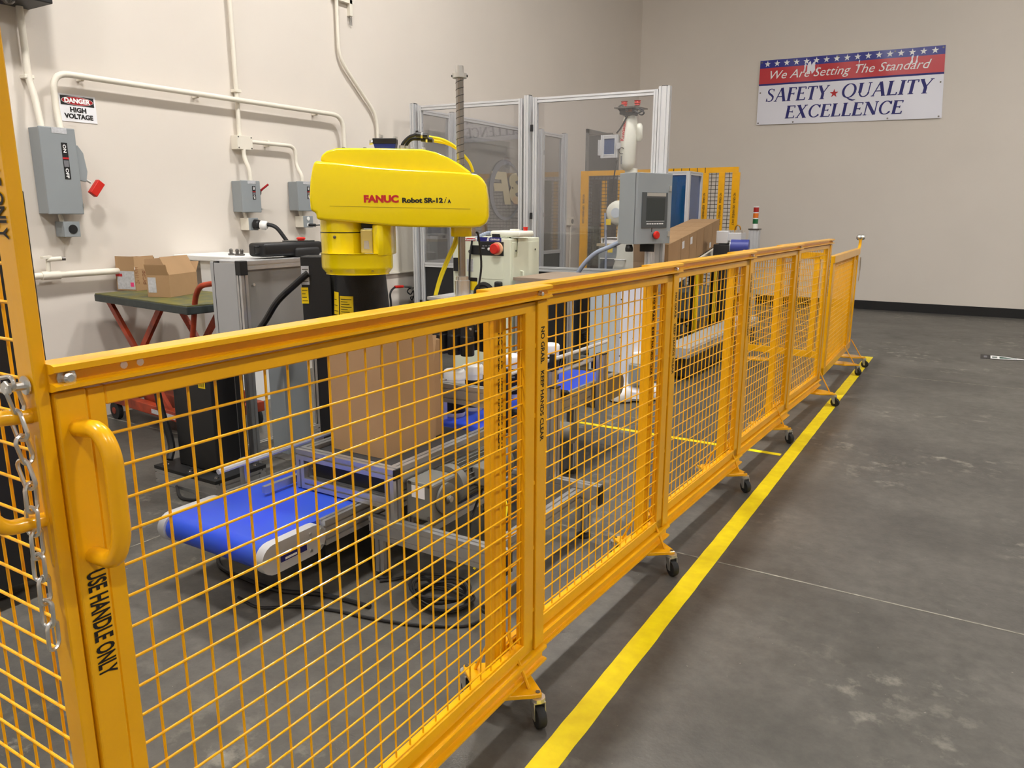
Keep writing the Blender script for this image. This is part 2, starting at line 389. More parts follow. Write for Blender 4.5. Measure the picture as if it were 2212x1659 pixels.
def wires(t, M, s0, s1, z0, z1, single, r=.0024, pitch=PITCH):
    nv = int((s1-s0-.01)/pitch); nh = int((z1-z0-.01)/pitch)
    vs = [s0+pitch*.75+k*pitch for k in range(nv+1) if s0+pitch*.75+k*pitch < s1]; hs = [z1-pitch*.9-k*pitch for k in range(nh+1) if z1-pitch*.9-k*pitch > z0]
    if single:
        b = MB(M); b.cyl((-.017, vs[0], z0-.004), (-.017, vs[0], z1+.004), r, n=8); o = build(b, 'upright_wire', YEL, t, smooth=True)
        for k in vs[1:]: c = o.copy(); col.objects.link(c); c.location = o.location + Vector((0, k-vs[0], 0))
        b = MB(M); b.cyl((-.013, s0-.004, hs[0]), (-.013, s1+.004, hs[0]), r, n=8); o = build(b, 'cross_wire', YEL, t, smooth=True)
        for k in hs[1:]: c = o.copy(); col.objects.link(c); c.location = o.location + Vector((0, 0, k-hs[0]))
    else:
        b = MB(M)
        for k in vs: b.cyl((-.017, k, z0-.004), (-.017, k, z1+.004), r, n=5)
        for k in hs: b.cyl((-.013, s0-.004, k), (-.013, s1+.004, k), r, n=5)
        build(b, 'wire_mesh', YEL, t, kind='stuff')
def chan(b, z0, z1, s0, s1):
    'outward C channel between z0 and z1, local frame'
    d = .016
    b.prism([(-.03, z0), (d*.2, z0), (d, z0+.004), (d, z0+.009), (d*.7, z0+.011), (0, z0+.012), (0, z1-.014), (d*.7, z1-.012), (d, z1-.010), (d, z1-.002), (d*.6, z1), (-.03, z1)],
            (0, 0, 0), X1, Z1, Y1, s0, s1)
def panel(A, B, label, first=False, single=False, txt=True):
    A, B = Vector((*A, 0)), Vector((*B, 0)); d = B-A; L = d.length; rz = -math.atan2(d.x, d.y)
    t = thing('barrier_panel', label, 'barrier panel', A, 'sliding panels of the low yellow fence', rz); M = MW[t.name]
    n = M.to_3x3() @ X1; tv = M.to_3x3() @ Y1
    P = lambda x, s, z: M @ Vector((x, s, z))
    e0 = -.004
    b = MB(M); chan(b, ZC0, ZT, e0, L+.004); build(b, 'top_rail', YEL, t)
    b = MB(M); chan(b, ZC2, ZC1, 0 if first else .05, L-.004); build(b, 'bottom_rail', YEL, t)
    if first:
        s0 = .070
        b = MB(M); b.box(-.036, .002, 0, .042, ZC2, ZC0-.002); build(b, 'end_post', YEL, t, bevel=.003)
        b = MB(M); b.box(-.03, -.002, .044, s0, ZB0, ZF1); build(b, 'frame_stile', YEL, t, bevel=.002, seg=1)
    else:
        s0 = .09
        b = MB(M); b.prism([(-.036, .034), (-.003, .034), (0, .040), (0, .050), (-.003, .052), (-.003, .074), (0, .076), (0, .088), (-.036, .09)], (0, 0, 0), X1, Y1, Z1, .10, ZC0-.004)
        build(b, 'guide_stile', YEL, t)
    s1 = L-.112
    b = MB(M); b.box(-.03, -.002, s0, L-.06, ZM1, ZF1); build(b, 'frame_rail', YEL, t, bevel=.002, seg=1)
    b = MB(M); b.box(-.03, -.002, s0, L-.06, ZB0, ZM0); build(b, 'frame_rail', YEL, t, bevel=.002, seg=1)
    b = MB(M); b.box(-.03, -.002, s1, L-.060, ZB0, ZF1); build(b, 'frame_stile', YEL, t, bevel=.002, seg=1)
    b = MB(M); b.box(-.036, .002, L-.053, L, ZC1+.003, ZC0-.003); build(b, 'end_post', YEL, t, bevel=.002, seg=1)
    for k in range(5):
        b = MB(M); zz = .30+k*.2; b.box(-.022, -.004, L-.061, L-.052, zz, zz+.012); build(b, 'weld_tab', YEL, t)
    wires(t, M, s0, s1, ZM0, ZM1, single)
    # bolt through the top rail, dark end block below
    b = MB(M); b.lathe(P(0, L-.046, ZT-.022) if False else (0, L-.046, ZT-.022), X1, [(.009, 0), (.009, .004), (.0065, .004), (.0065, .012), (.004, .014)], 10); build(b, 'bolt', STEEL, t)
    b = MB(M); b.box(-.03, -.004, L-.17, L-.006, ZC2+.026, ZC2+.042); build(b, 'rubber_strip', RUB, t)
    b = MB(M); b.box(-.028, .004, L-.14, L-.004, ZC2-.012, ZC2-.001); build(b, 'rubber_strip', RUB, t)
    if txt:
        for zz, sx in ((1.156, L-.036),) + (() if first else ((1.152, .054),)):
            fit_text('NO GRAB.   KEEP HANDS CLEAR', 'lettering', INK, P(.0005 if sx > .1 else -.0035, sx, zz), -Z1, tv, .33, .020, t, bold=.022, lift=.0022)
    if first:
        fit_text('USE HANDLE ONLY', 'lettering', INK, P(.002, .011, .968), -Z1, tv, .165, .027, t, bold=.028, lift=.001)
        b = MB(M); b.lathe((0, .018, 1.249), X1, [(.013, 0), (.013, .003), (.0085, .003), (.0085, .011), (.005, .013)], 12); build(b, 'bolt', STEEL, t)
        for s in (.10, .125):
            b = MB(M); b.cyl((0, s, 1.252), (.0012, s, 1.252), .0055, n=10); build(b, 'bolt_hole', PAPER, t)
        b = MB(); p = [P(0, .024, 1.178), P(.05, .027, 1.182), P(.068, .030, 1.150), P(.068, .030, 1.03), P(.050, .027, .992), P(0, .024, .992)]
        b.tube(fillet(p, .03, 5), .0125, 12); build(b, 'pull_handle', YEL, t, smooth=True)
        b = MB(); p = [P(-.02, 0, 1.182), P(-.02, -.014, 1.175), P(-.02, -.014, .985), P(-.02, 0, .978)]
        b.tube(fillet(p, .012, 3), .008, 10); build(b, 'pull_handle', YEL, t, smooth=True)
    else:
        foot_plate(t, A.x-.010, A.y+.085, yaw1=.9)
    return t
panel((-1.025, .520), (-1.020, 1.860), 'nearest low yellow mesh panel with handle and USE HANDLE ONLY lettering', True, True)
panel((-1.072, 1.633), (-1.020, 2.946), 'second low yellow mesh panel, just past the nearest one', single=True)
panel((-1.070, 2.750), (-1.018, 4.090), 'third low yellow mesh panel in front of the white round-footed stand')
panel((-1.068, 3.880), (-1.012, 5.270), 'fourth low yellow mesh panel, crossed by the yellow floor stripe')
p5 = panel((-1.062, 4.930), (-1.000, 6.370), 'fifth low yellow mesh panel, last of the taller ones')
foot_plate(p5, -1.00, 6.20, L=.14, yaw1=1.3, yaw2=.4)
# shorter end gate with ball knobs
def endgate():
    A, B = V(-1.0, 6.50, 0), V(-1.02, 8.08, 0); d = B-A; L = d.length; rz = -math.atan2(d.x, d.y)
    t = thing('end_gate', 'short yellow mesh gate with ball handle at far fence end', 'gate', A, None, rz); M = MW[t.name]
    b = MB(M); b.box(-.03, .012, 0, L, 1.075, 1.135); build(b, 'top_rail', YEL, t, bevel=.004)
    b = MB(M); b.box(-.03, .004, 0, L, .17, .235); build(b, 'bottom_rail', YEL, t, bevel=.003)
    for s in (0, .06, L-.30, L-.045):
        b = MB(M); b.box(-.03, .002, s, s+.045, .17, 1.08); build(b, 'stile', YEL, t, bevel=.003)
    for s in (-.012,): pass
    wires(t, M, .105, L-.30, .235, 1.075, False, pitch=.038)
    b = MB(M); b.box(-.02, .0, L-.2, L-.12, .2, 1.03); build(b, 'latch_plate', YEL, t)
    b = MB(M); b.tube(spline([(0, L-.10, 1.12), (0, L-.05, 1.13), (.0, L, 1.16), (0, L+.01, 1.215)], 4), .014, 8); build(b, 'knob_arm', YEL, t, smooth=True)
    for s in (-1, 1):
        b = MB(M); b.sphere((s*.014, L+.012+s*.012, 1.235), .026); build(b, 'ball_knob', CHROME, t, smooth=True)
    for s in (.0, .03): 
        b = MB(M); b.tube([(.02, L-.02, 1.05-s), (.022, L+.005, .95-s), (.02, L, .85-s)], .005, 6); build(b, 'chain_strand', STEEL, t)
    foot_plate(t, -1.02, 7.55, L=.15, yaw1=.9, yaw2=.2); foot_plate(t, -1.02, 7.98, L=.15, yaw1=1.4, yaw2=.2)
endgate()
# cross panel that closes the far end of the cell
def crosspanel():
    t = thing('barrier_panel', 'yellow mesh cross panel behind the end gate, seen through the fence', 'barrier panel', (-1.15, 7.3, 0), None, R(82)); M = MW[t.name]; L = .80
    b = MB(M); b.box(-.03, .0, 0, L, 1.06, 1.12); build(b, 'top_rail', YEL, t, bevel=.004)
    b = MB(M); b.box(-.03, .0, 0, L, .17, .23); build(b, 'bottom_rail', YEL, t, bevel=.004)
    for s in (0, .08, .4, L-.05): b = MB(M); b.box(-.03, .0, s, s+.05, .17, 1.1); build(b, 'stile', YEL, t, bevel=.003)
    wires(t, M, .13, L-.05, .23, 1.06, False)
    b = MB(M); b.tube([(-.01, .05, 1.1), (-.01, .05, 1.19)], .012, 8); build(b, 'knob_arm', YEL, t)
    for s in (-1, 1): b = MB(M); b.sphere((-.01, .05+s*.024, 1.205), .024); build(b, 'ball_knob', CHROME, t, smooth=True)
    q = M @ Vector((-.015, L*.75, 0)); foot_plate(t, q.x, q.y, L=.13)
crosspanel()
# tall mesh screen turning away at the left of the picture
def tallgate():
    t = thing('tall_screen', 'tall yellow mesh screen with end post at the left edge', 'safety screen', (-1.05, .51, 0)); x0 = -2.6
    b = MB(); b.box(-1.071, -1.030, .500, .5185, .12, 2.35); build(b, 'end_post', YEL, t, bevel=.002, seg=1)
    b = MB(); b.box(x0-.04, x0, .495, .525, .12, 2.35); build(b, 'far_post', YEL, t)
    b = MB(); b.box(x0, -1.071, .495, .522, 2.29, 2.35); build(b, 'top_rail', YEL, t)
    b = MB(); b.box(x0, -1.071, .495, .522, .14, .20); build(b, 'bottom_rail', YEL, t)
    b = MB(); b.cyl((-1.071-.045, .516, .2), (-1.071-.045, .516, 2.29), .0024, n=8); o = build(b, 'upright_wire', YEL, t, smooth=True); k = 1
    while -1.116-k*PITCH > x0: c = o.copy(); col.objects.link(c); c.location.x -= k*PITCH; k += 1
    b = MB(); b.cyl((x0, .511, .23), (-1.068, .511, .23), .0024, n=8); o = build(b, 'cross_wire', YEL, t, smooth=True); k = 1
    while .23+k*PITCH < 2.28: c = o.copy(); col.objects.link(c); c.location.z += k*PITCH; k += 1
    fit_text('USE HANDLE ONLY', 'lettering', INK, (-1.063, .500, 1.62), -Z1, X1, .19, .024, t, bold=.028)
    b = MB(); p = [(-1.052, .503, 1.200), (-1.056, .45, 1.206), (-1.058, .432, 1.175), (-1.058, .432, 1.085), (-1.056, .45, 1.056), (-1.052, .503, 1.054)]
    b.tube(fillet(p, .025, 5), .0105, 12); build(b, 'pull_handle', YEL, t, smooth=True)
    p = at(20, 1640, Z=.09)
    f = foot_plate(t, p.x-.06, p.y-.1, yaw1=.2)
tallgate()
# chain hung on the tall post
def chain():
    p0 = V(-1.047, .487, 1.243)
    t = thing('chain', 'short steel chain hanging from a bolt on the tall yellow post', 'chain', p0)
    b = MB(); b.cyl((p0.x, .5, p0.z), (p0.x, .474, p0.z), .006, n=10); b.cyl((p0.x, .496, p0.z), (p0.x, .498, p0.z), .013, n=12); b.cyl((p0.x, .476, p0.z), (p0.x, .472, p0.z), .010, n=6); build(b, 'bolt', STEEL, t)
    def link(c, M2, a=.0205, w=.0092, r=.0028):
        pts = []
        for k in range(16):
            an = 2*math.pi*k/16; x = math.cos(an)*w; z = math.sin(an)*w + (a-w if math.sin(an) > 0 else -(a-w)); pts.append(Vector(c)+M2 @ Vector((x, 0, z)))
        q = MB(); q.tube(pts, r, 7, closed=True); build(q, 'link', STEEL, t, smooth=True)
    link(p0+V(-.010, -.008, .004), Matrix.Rotation(R(80), 3, 'Y'))
    n = 11
    for k in range(n):
        c = p0+V(.003*math.sin(k*.7)+.0008*k, -.004-.002*(k % 2), -.016-k*.0335)
        link(c, Matrix.Rotation(R(0 if k % 2 else 90)+.35, 3, 'Z') @ Matrix.Rotation(R(4 if k > 3 else -14), 3, 'Y'))
chain()
# ================================================================== floor markings
def tape(name, pts, wd, label, seg=14):
    b = MB(); A, B = Vector((*pts[0], 0)), Vector((*pts[1], 0)); d = (B-A).normalized(); s = Vector((d.y, -d.x, 0)); rnd = random.Random(3); L = (B-A).length
    vs = []; fs = []; n = max(4, int(L*seg))
    for k in range(n+1):
        c = A+(B-A)*k/n
        for sg in (-1, 1):
            p = c+s*sg*(wd/2+rnd.uniform(-.0012, .0012)); vs += [(p.x, p.y, .0003), (p.x, p.y, .0016)]
    for k in range(n):
        a = 4*k; fs += [(a+1, a+3, a+7, a+5), (a, a+1, a+5, a+4), (a+2, a+6, a+7, a+3)]
    b.add(vs, fs); return build(b, name, TAPE, loc=tuple(A), label=label, cat='floor tape')
tape('floor_tape', ((-.846, -.6), (-.890, 8.62)), .077, 'long yellow floor tape running beside the fence')
tape('floor_tape', ((-.925, 4.722), (-2.32, 4.738)), .045, 'thin yellow floor tape crossing under the fence')
tape('floor_tape', ((-.925, 8.60), (-2.2, 8.60)), .045, 'far yellow floor tape meeting the end of the long one')
def arrow():
    t = thing('floor_sign', 'black floor sticker with white and green arrow near the back wall', 'floor sign', (.3, 9.28, 0))
    b = MB(); b.prism([(.10, -.14), (.26, -.14), (.62, -.015), (.62, .015), (.26, .14), (.10, .14)], (0, 9.28, 0), X1, Y1, Z1, .0004, .0014); build(b, 'backing', BLACK, t)
    b = MB(); b.prism([(.19, -.10), (.27, -.10), (.50, -.01), (.50, .01), (.27, .10), (.19, .10)], (0, 9.28, 0), X1, Y1, Z1, .0014, .0018); build(b, 'arrow', INKW, t)
    b = MB(); b.prism([(.27, -.06), (.42, -.008), (.42, .008), (.27, .06)], (0, 9.28, 0), X1, Y1, Z1, .0018, .0021); build(b, 'arrow_centre', mat('green_ink', rgb(40, 84, 70), .5), t)
    b = MB(); b.box(.205, .25, 9.23, 9.33, .0018, .0021); build(b, 'arrow_square', mat('grey_green_ink', rgb(120, 130, 126), .5), t)
    b = MB(); b.box(.13, .16, 9.22, 9.34, .0014, .0018); build(b, 'print', INKG, t)
arrow()
# ================================================================== left wall fittings
def conduit(pts, label, r=.0175, fr=.12, name='conduit', m=OFFW):
    p = fillet(pts, fr, 7); b = MB(); b.tube(p, r, 10)
    t = thing(name, label, 'conduit', p[0]); build(b, 'pipe', m, t, smooth=True)
    return t
def strap(t, y, z, vert):
    b = MB()
    if vert: b.box(XW, XW+.062, y-.03, y+.03, z-.012, z+.012)
    else: b.box(XW, XW+.058, y-.012, y+.012, z-.026, z+.026)
    build(b, 'strap', OFFW, t, bevel=.004)
XC = XW+.045
c = conduit([(XC, 2.805, 2.74), (XC, 2.805, 2.29), (XC+.02, 2.815, 2.20), (XC+.06, 2.815, 1.99)], 'cream conduit from the black box down to the large grey switch', .021); strap(c, 2.805, 2.30, True)
c = conduit([(XC+.06, 2.935, 1.99), (XC+.03, 2.94, 2.12), (XC+.03, 2.94, 2.345), (XC+.03, 5.617, 2.345), (XC+.03, 5.617, 1.2)], 'long cream conduit bent over from the large grey switch, running level', .0205, .14)
for y in (3.15, 4.05, 5.3): strap(c, y, 2.345, False)
c = conduit([(XC-.01, 4.436, 5.2), (XC-.01, 4.436, 2.06)], 'cream vertical conduit dropping to the square junction box', .018); strap(c, 4.436, 2.42, True)
conduit([(XC+.02, 4.442, 1.965), (XC+.02, 4.442, 1.90), (XC+.06, 4.455, 1.80), (XC+.06, 4.455, 1.71)], 'short cream conduit between junction box and middle grey switch')
c = conduit([(XC+.01, 4.52, 2.03), (XC+.01, 5.018, 2.03), (XC+.01, 5.018, 1.86), (XC+.06, 5.03, 1.78), (XC+.06, 5.03, 1.72)], 'cream conduit elbow from junction box to the right grey switch', .0165, .11); strap(c, 4.72, 2.03, False)
conduit([(XC-.01, 5.64, 5.2), (XC-.01, 5.64, 2.862), (XC-.01, 6.144, 2.40), (XC-.01, 6.153, 1.1)], 'cream conduit with a slanted offset above the yellow robot', .0165, .12)
t = thing('junction_box', 'square cream junction box on the wall below the long conduit', 'junction box', (XW, 4.45, 1.96))
b = MB(); b.box(XW, XW+.075, 4.374, 4.528, 1.963, 2.072); build(b, 'body', OFFW, t, bevel=.003)
b = MB(); b.box(XW+.075, XW+.079, 4.376, 4.526, 1.965, 2.070); cv = build(b, 'cover', OFFW, t)
for y in (4.386, 4.516):
    for z in (1.975, 2.06): b = MB(); b.cyl((XW+.079, y, z), (XW+.082, y, z), .006, n=8); build(b, 'screw', DSTEEL, cv)
t = thing('wall_strut', 'short metal strut channel with hanging rods high on the wall', 'strut', (XW, 5.83, 3.3))
b = MB(); b.box(XW, XW+.04, 5.60, 5.86, 3.365, 3.40); build(b, 'cross_bar', OFFW, t)
b = MB(); b.box(XW, XW+.04, 5.812, 5.850, 3.26, 3.75); build(b, 'channel', OFFW, t, bevel=.003)
for y in (5.815, 5.832, 5.850): b = MB(); b.cyl((XW+.02, y, 3.18), (XW+.02, y, 3.27), .003, n=6); build(b, 'rod', DSTEEL, t)
# water pipe with tap
t = thing('wall_pipe', 'cream water pipe with a small tap low on the wall', 'pipe', (XW, 2.6, 1.04)); XP = XW+.06
za, zb = at(85, 589, X=XP), at(258, 576, X=XP)
b = MB(); b.tube([(XP, 1.2, 1.045), (XP, 4.2, 1.045)], .022, 12); build(b, 'pipe', OFFW, t, smooth=True)
q = at(112, 588, X=XP)
b = MB(); b.cyl((XP, q.y-.07, 1.045), (XP, q.y+.05, 1.045), .029, n=14); build(b, 'tee', OFFW, t, smooth=True)
b = MB(); b.cyl((XP, q.y-.02, 1.06), (XP+.01, q.y-.02, 1.15), .014, n=10); b.cyl((XP+.01, q.y-.03, 1.15), (XP+.05, q.y+.05, 1.155), .016, n=10); b.box(XP-.01, XP+.03, q.y-.06, q.y, 1.155, 1.175); build(b, 'tap', OFFW, t, bevel=.002, seg=1)
b = MB(); b.cyl((XP+.045, q.y+.04, 1.154), (XP+.06, q.y+.07, 1.154), .012, n=10); build(b, 'spout', DSTEEL, t)
# disconnect switches
def disconnect(pxa, pxb, dep, label, hand, hook=True):
    XF = XW+dep; a, c = at(*pxa, X=XF), at(*pxb, X=XF); y0, y1, z0, z1 = a.y, c.y, c.z, a.z; wd, ht = y1-y0, z1-z0
    t = thing('switch_box', label, 'switch box', (XW, (y0+y1)/2, z0), 'grey disconnect switches on the wall')
    b = MB(); b.box(XW+.004, XF-.012, y0+.006, y1-.006, z0+.004, z1-.004); build(b, 'body', GREYP, t, bevel=.004)
    b = MB(); b.box(XF-.020, XF, y0, y1, z0, z1); d = build(b, 'cover', GREYP, t, bevel=.006)
    b = MB(); plate(b, (XF, y0+wd*.34, z1-.016-ht*.04), Y1, Z1, wd*.42, .016+ht*.035); build(b, 'paper_label', PAPG, d)
    lw = wd*.17; ly = y0+wd*.56; lz1 = z1-ht*.17; lh = ht*.42
    b = MB(); plate(b, (XF, ly, lz1-lh), Y1, Z1, lw, lh); lb = build(b, 'label_strip', BLACK, d)
    b = MB(); plate(b, (XF, ly, lz1-lh*.45), Y1, Z1, lw, lh*.05, .002); build(b, 'stripe', INKR, lb)
    b = MB(); plate(b, (XF, ly+lw*.1, lz1-lh*.66), Y1, Z1, lw*.8, lh*.18, .002); build(b, 'small_print', INKG, lb)
    fit_text('ON', 'lettering', INKW, (XF+.001, ly+lw*.25, lz1-lh*.05), -Z1, Y1, lh*.22, lw*.5, d, bold=.03, lift=.002)
    fit_text('OFF', 'lettering', INKW, (XF+.001, ly+lw*.25, lz1-lh*.70), -Z1, Y1, lh*.27, lw*.5, d, bold=.03, lift=.002)
    b = MB(); b.box(XW+dep*.45, XW+dep*.75, y1, y1+.012, z1-ht*.50, z1-ht*.20); build(b, 'lever_plate', DSTEEL, t, bevel=.003)
    if hand == 'down':
        b = MB(); b.prism([(0, -.12), (.045, -.13), (.06, -.06), (.045, .06), (.01, .11), (0, .1)], (XW+dep*.7, y1+.008, z1-ht*.38), Y1, Z1, X1, 0, .02); build(b, 'lever', GREYP, t, bevel=.004)
        b = MB(); b.tube([(XW+dep*.75, y1+.05, z1-ht*.58), (XW+dep*.8, y1+.085, z1-ht*.62)], .008, 8); build(b, 'hasp', STEEL, t)
        M = Matrix.Translation((XW+dep*.85, y1+.115, z1-ht*.685)) @ Matrix.Rotation(R(-38), 4, 'X')
        b = MB(M); b.box(-.02, .02, -.028, .028, -.055, .055); build(b, 'padlock', RED, t, bevel=.006)
    else:
        b = MB(); b.lathe((XW+dep*.6, y1+.012, z1-ht*.35), Y1, [(.035, 0), (.035, .012), (.02, .022)], 14); build(b, 'lever_hub', DSTEEL, t)
        b = MB(); b.tube([(XW+dep*.7, y1+.02, z1-ht*.36), (XW+dep*.9, y1+.03, z1-ht*.26), (XW+dep*1.1, y1+.075, z1-ht*.10)], .009, 8); build(b, 'lever', DRED, t, smooth=True)
    b = MB(); b.box(XF-.01, XF+.006, y1-.004, y1+.008, z0+ht*.08, z0+ht*.13); build(b, 'latch', STEEL, t)
    return t
disconnect((82, 271), (183, 463), .14, 'large grey switch box under the danger sign, red padlock on lever', 'down')
disconnect((520, 389), (566, 459), .13, 'small grey switch box with red lever, left of the pair', 'up')
disconnect((642, 391), (681, 456), .13, 'small grey switch box half hidden behind the yellow robot', 'up')
def outlet(pxa, pxb, dep, kind, label, side):
    XF = XW+dep; a, c = at(*pxa, X=XF), at(*pxb, X=XF); y0, y1, z0, z1 = a.y, c.y, c.z, a.z
    t = thing('outlet_box', label, 'outlet box', (XW, (y0+y1)/2, z0), 'outlet boxes under the switches')
    b = MB(); b.box(XW+.003, XF-.004, y0, y1, z0, z1); build(b, 'body', side, t, bevel=.003)
    b = MB(); b.box(XF-.004, XF, y0-.001, y1+.001, z0-.001, z1+.001); build(b, 'faceplate', GREYP, t, bevel=.002, seg=1)
    b = MB(); b.cyl((XW+.05, (y0+y1)/2-.03, z1), (XW+.05, (y0+y1)/2-.04, z1+.06), .014, n=10); build(b, 'nipple', OFFW, t)
    cy, cz = (y0+y1)/2, (z0+z1)/2
    if kind == 'round':
        b = MB(); b.cyl((XF, cy+.005, cz), (XF+.004, cy+.005, cz), .030, n=20); build(b, 'socket', BLACK, t)
    elif kind == 'plug':
        b = MB(); b.lathe((XF, cy+.01, cz), (1, .35, -.1), [(.040, 0), (.040, .035), (.034, .05)], 16); build(b, 'socket', BLACK, t)
    else:
        for dz in (.028, -.028): b = MB(); b.cyl((XF, cy, cz+dz), (XF+.004, cy, cz+dz), .018, n=16); build(b, 'receptacle', WHITE, t)
    return t, V(XF, cy, cz)
outlet((137, 479), (175, 511), .11, 'round', 'grey outlet box with black round socket below the large switch', GREYP)
t2, p2 = outlet((537, 471), (559, 497), .11, 'plug', 'outlet box with large twist plug below the small left switch', OFFW)
t3, p3 = outlet((655, 467), (677, 491), .11, 'duplex', 'duplex outlet box beside the yellow robot rear', OFFW)
t = thing('power_plug', 'black and white twist lock plug with thick black cable', 'plug', p2)
b = MB(); b.lathe(p2+V(.05, .03, -.005), (1, .5, -.15), [(.034, 0), (.038, .01), (.038, .045), (.03, .055)], 16); build(b, 'plug_body', WHITE, t, smooth=True)
b = MB(); b.tube(spline([p2+V(.09, .06, 0), p2+V(.16, .10, -.03), p2+V(.22, .15, -.14), p2+V(.30, .22, -.30), p2+V(.36, .26, -.6), p2+V(.38, .3, -1.1), p2+V(.5, .35, -p2.z+.018)], 6), .017, 8); build(b, 'cable', CABLE, t, smooth=True)
t = thing('black_cord', 'thin black cord plugged into the duplex outlet', 'cord', p3)
b = MB(); b.cyl(p3+V(.004, .0, -.028), p3+V(.06, .03, -.03), .013, n=8); build(b, 'plug', BLACK, t)
b = MB(); b.tube(spline([p3+V(.06, .03, -.03), p3+V(.10, .08, -.03), p3+V(.13, .16, -.06), p3+V(.14, .2, -.3), p3+V(.1, .2, -.9)], 6), .006, 6); build(b, 'cable', CABLE, t, smooth=True)
# danger sign
t = thing('danger_sign', 'white DANGER HIGH VOLTAGE sign above the large grey switch', 'sign', (XW, 3.1, 2.0))
XS = XW+.004; a, c = at(124, 200, X=XS), at(211, 268, X=XS); y0, y1, z0, z1 = a.y, c.y+.0, c.z, a.z; sw, sh = y1-y0, z1-z0
b = MB(); b.box(XW+.001, XS, y0, y1, z0, z1); pl = build(b, 'sheet', PAPER, t)
b = MB(); plate(b, (XS, y0+sw*.05, z0+sh*.60), Y1, Z1, sw*.9, sh*.34, .0004); build(b, 'header', BLACK, t)
def ell(w_, h_, n=28): return [(w_*math.cos(2*math.pi*k/n), h_*math.sin(2*math.pi*k/n)) for k in range(n)]
cy, cz = y0+sw*.5, z0+sh*.77
b = MB(); b.prism(ell(sw*.43, sh*.155), (XS, cy, cz), Y1, Z1, X1, .0012, .0020); build(b, 'ring', INKW, t)
b = MB(); b.prism(ell(sw*.42, sh*.145), (XS, cy, cz), Y1, Z1, X1, .0020, .0026); build(b, 'oval', DRED, t)
fit_text('DANGER', 'lettering', INKW, (XS, cy, cz-sh*.075), Y1, Z1, sw*.70, sh*.17, t, bold=.05, lift=.003, align='C')
fit_text('HIGH', 'lettering', INK, (XS, cy, z0+sh*.36), Y1, Z1, sw*.44, sh*.175, t, bold=.05, lift=.001, align='C')
fit_text('VOLTAGE', 'lettering', INK, (XS, cy, z0+sh*.12), Y1, Z1, sw*.78, sh*.175, t, bold=.05, lift=.001, align='C')
# black device box high on the wall
t = thing('wall_device', 'black equipment box high on the left wall', 'equipment box', (XW, 2.8, 2.74)); p = at(115, 9, X=XW+.28)
b = MB(); b.box(XW, XW+.28, 2.2, p.y, p.z, p.z+.5); build(b, 'body', BLACK, t, bevel=.006)
b = MB(); q = at(18, 3, X=XW+.2); b.lathe((q.x, q.y, p.z), (0, 0, -1), [(.035, -.01), (.035, .02), (.02, .035)], 14); build(b, 'sensor_knob', DSTEEL, t)
# white board and air hose on the wall
t = thing('wall_board', 'white board on the wall behind the yellow robot', 'board', (XW, 6.2, 1.0)); p, q = at(700, 592, X=XW+.012), at(896, 584, X=XW+.012)
b = MB(); b.box(XW+.001, XW+.012, p.y, q.y, q.z, 1.9); build(b, 'panel', OFFW, t, bevel=.002, seg=1)
b = MB(); b.box(XW+.001, XW+.03, p.y, q.y, q.z-.012, q.z); build(b, 'ledge', OFFW, t)
XH = XW+.1; hp = [at(x, y, X=XH) for x, y in ((845, 665), (843, 635), (851, 622), (862, 619), (874, 619))]
t = thing('air_hose', 'black air hose with red fitting hanging on the wall', 'hose', hp[0])
b = MB(); b.tube(spline([hp[0]+V(0, 0, -.6)]+hp, 5), .011, 8); build(b, 'hose', CABLE, t, smooth=True)
b = MB(); b.cyl(at(853, 620, X=XH), at(870, 619, X=XH), .015, n=10); build(b, 'red_sleeve', RED, t)
b = MB(); b.cyl(at(870, 619, X=XH), at(886, 620, X=XH), .013, n=8); b.cyl(at(886, 618, X=XH), at(890, 626, X=XH), .014, n=8); build(b, 'coupler', STEEL, t)
b = MB(); b.tube(spline([at(x, y, X=XH) for x, y in ((893, 622), (884, 624), (880, 630), (887, 636), (893, 628), (894, 640), (887, 642), (890, 648), (894, 640), (897, 662))], 4), .007, 6); build(b, 'coiled_lead', CABLE, t)
def atp(px, py, p, n):
    'point seen at a pixel on the plane through p with normal n'
    d = FW + RT*((px-1106)/FPX) - UP*((py-829.5)/FPX); n = Vector(n)
    return CP + d*(n.dot(Vector(p)-CP)/n.dot(d))
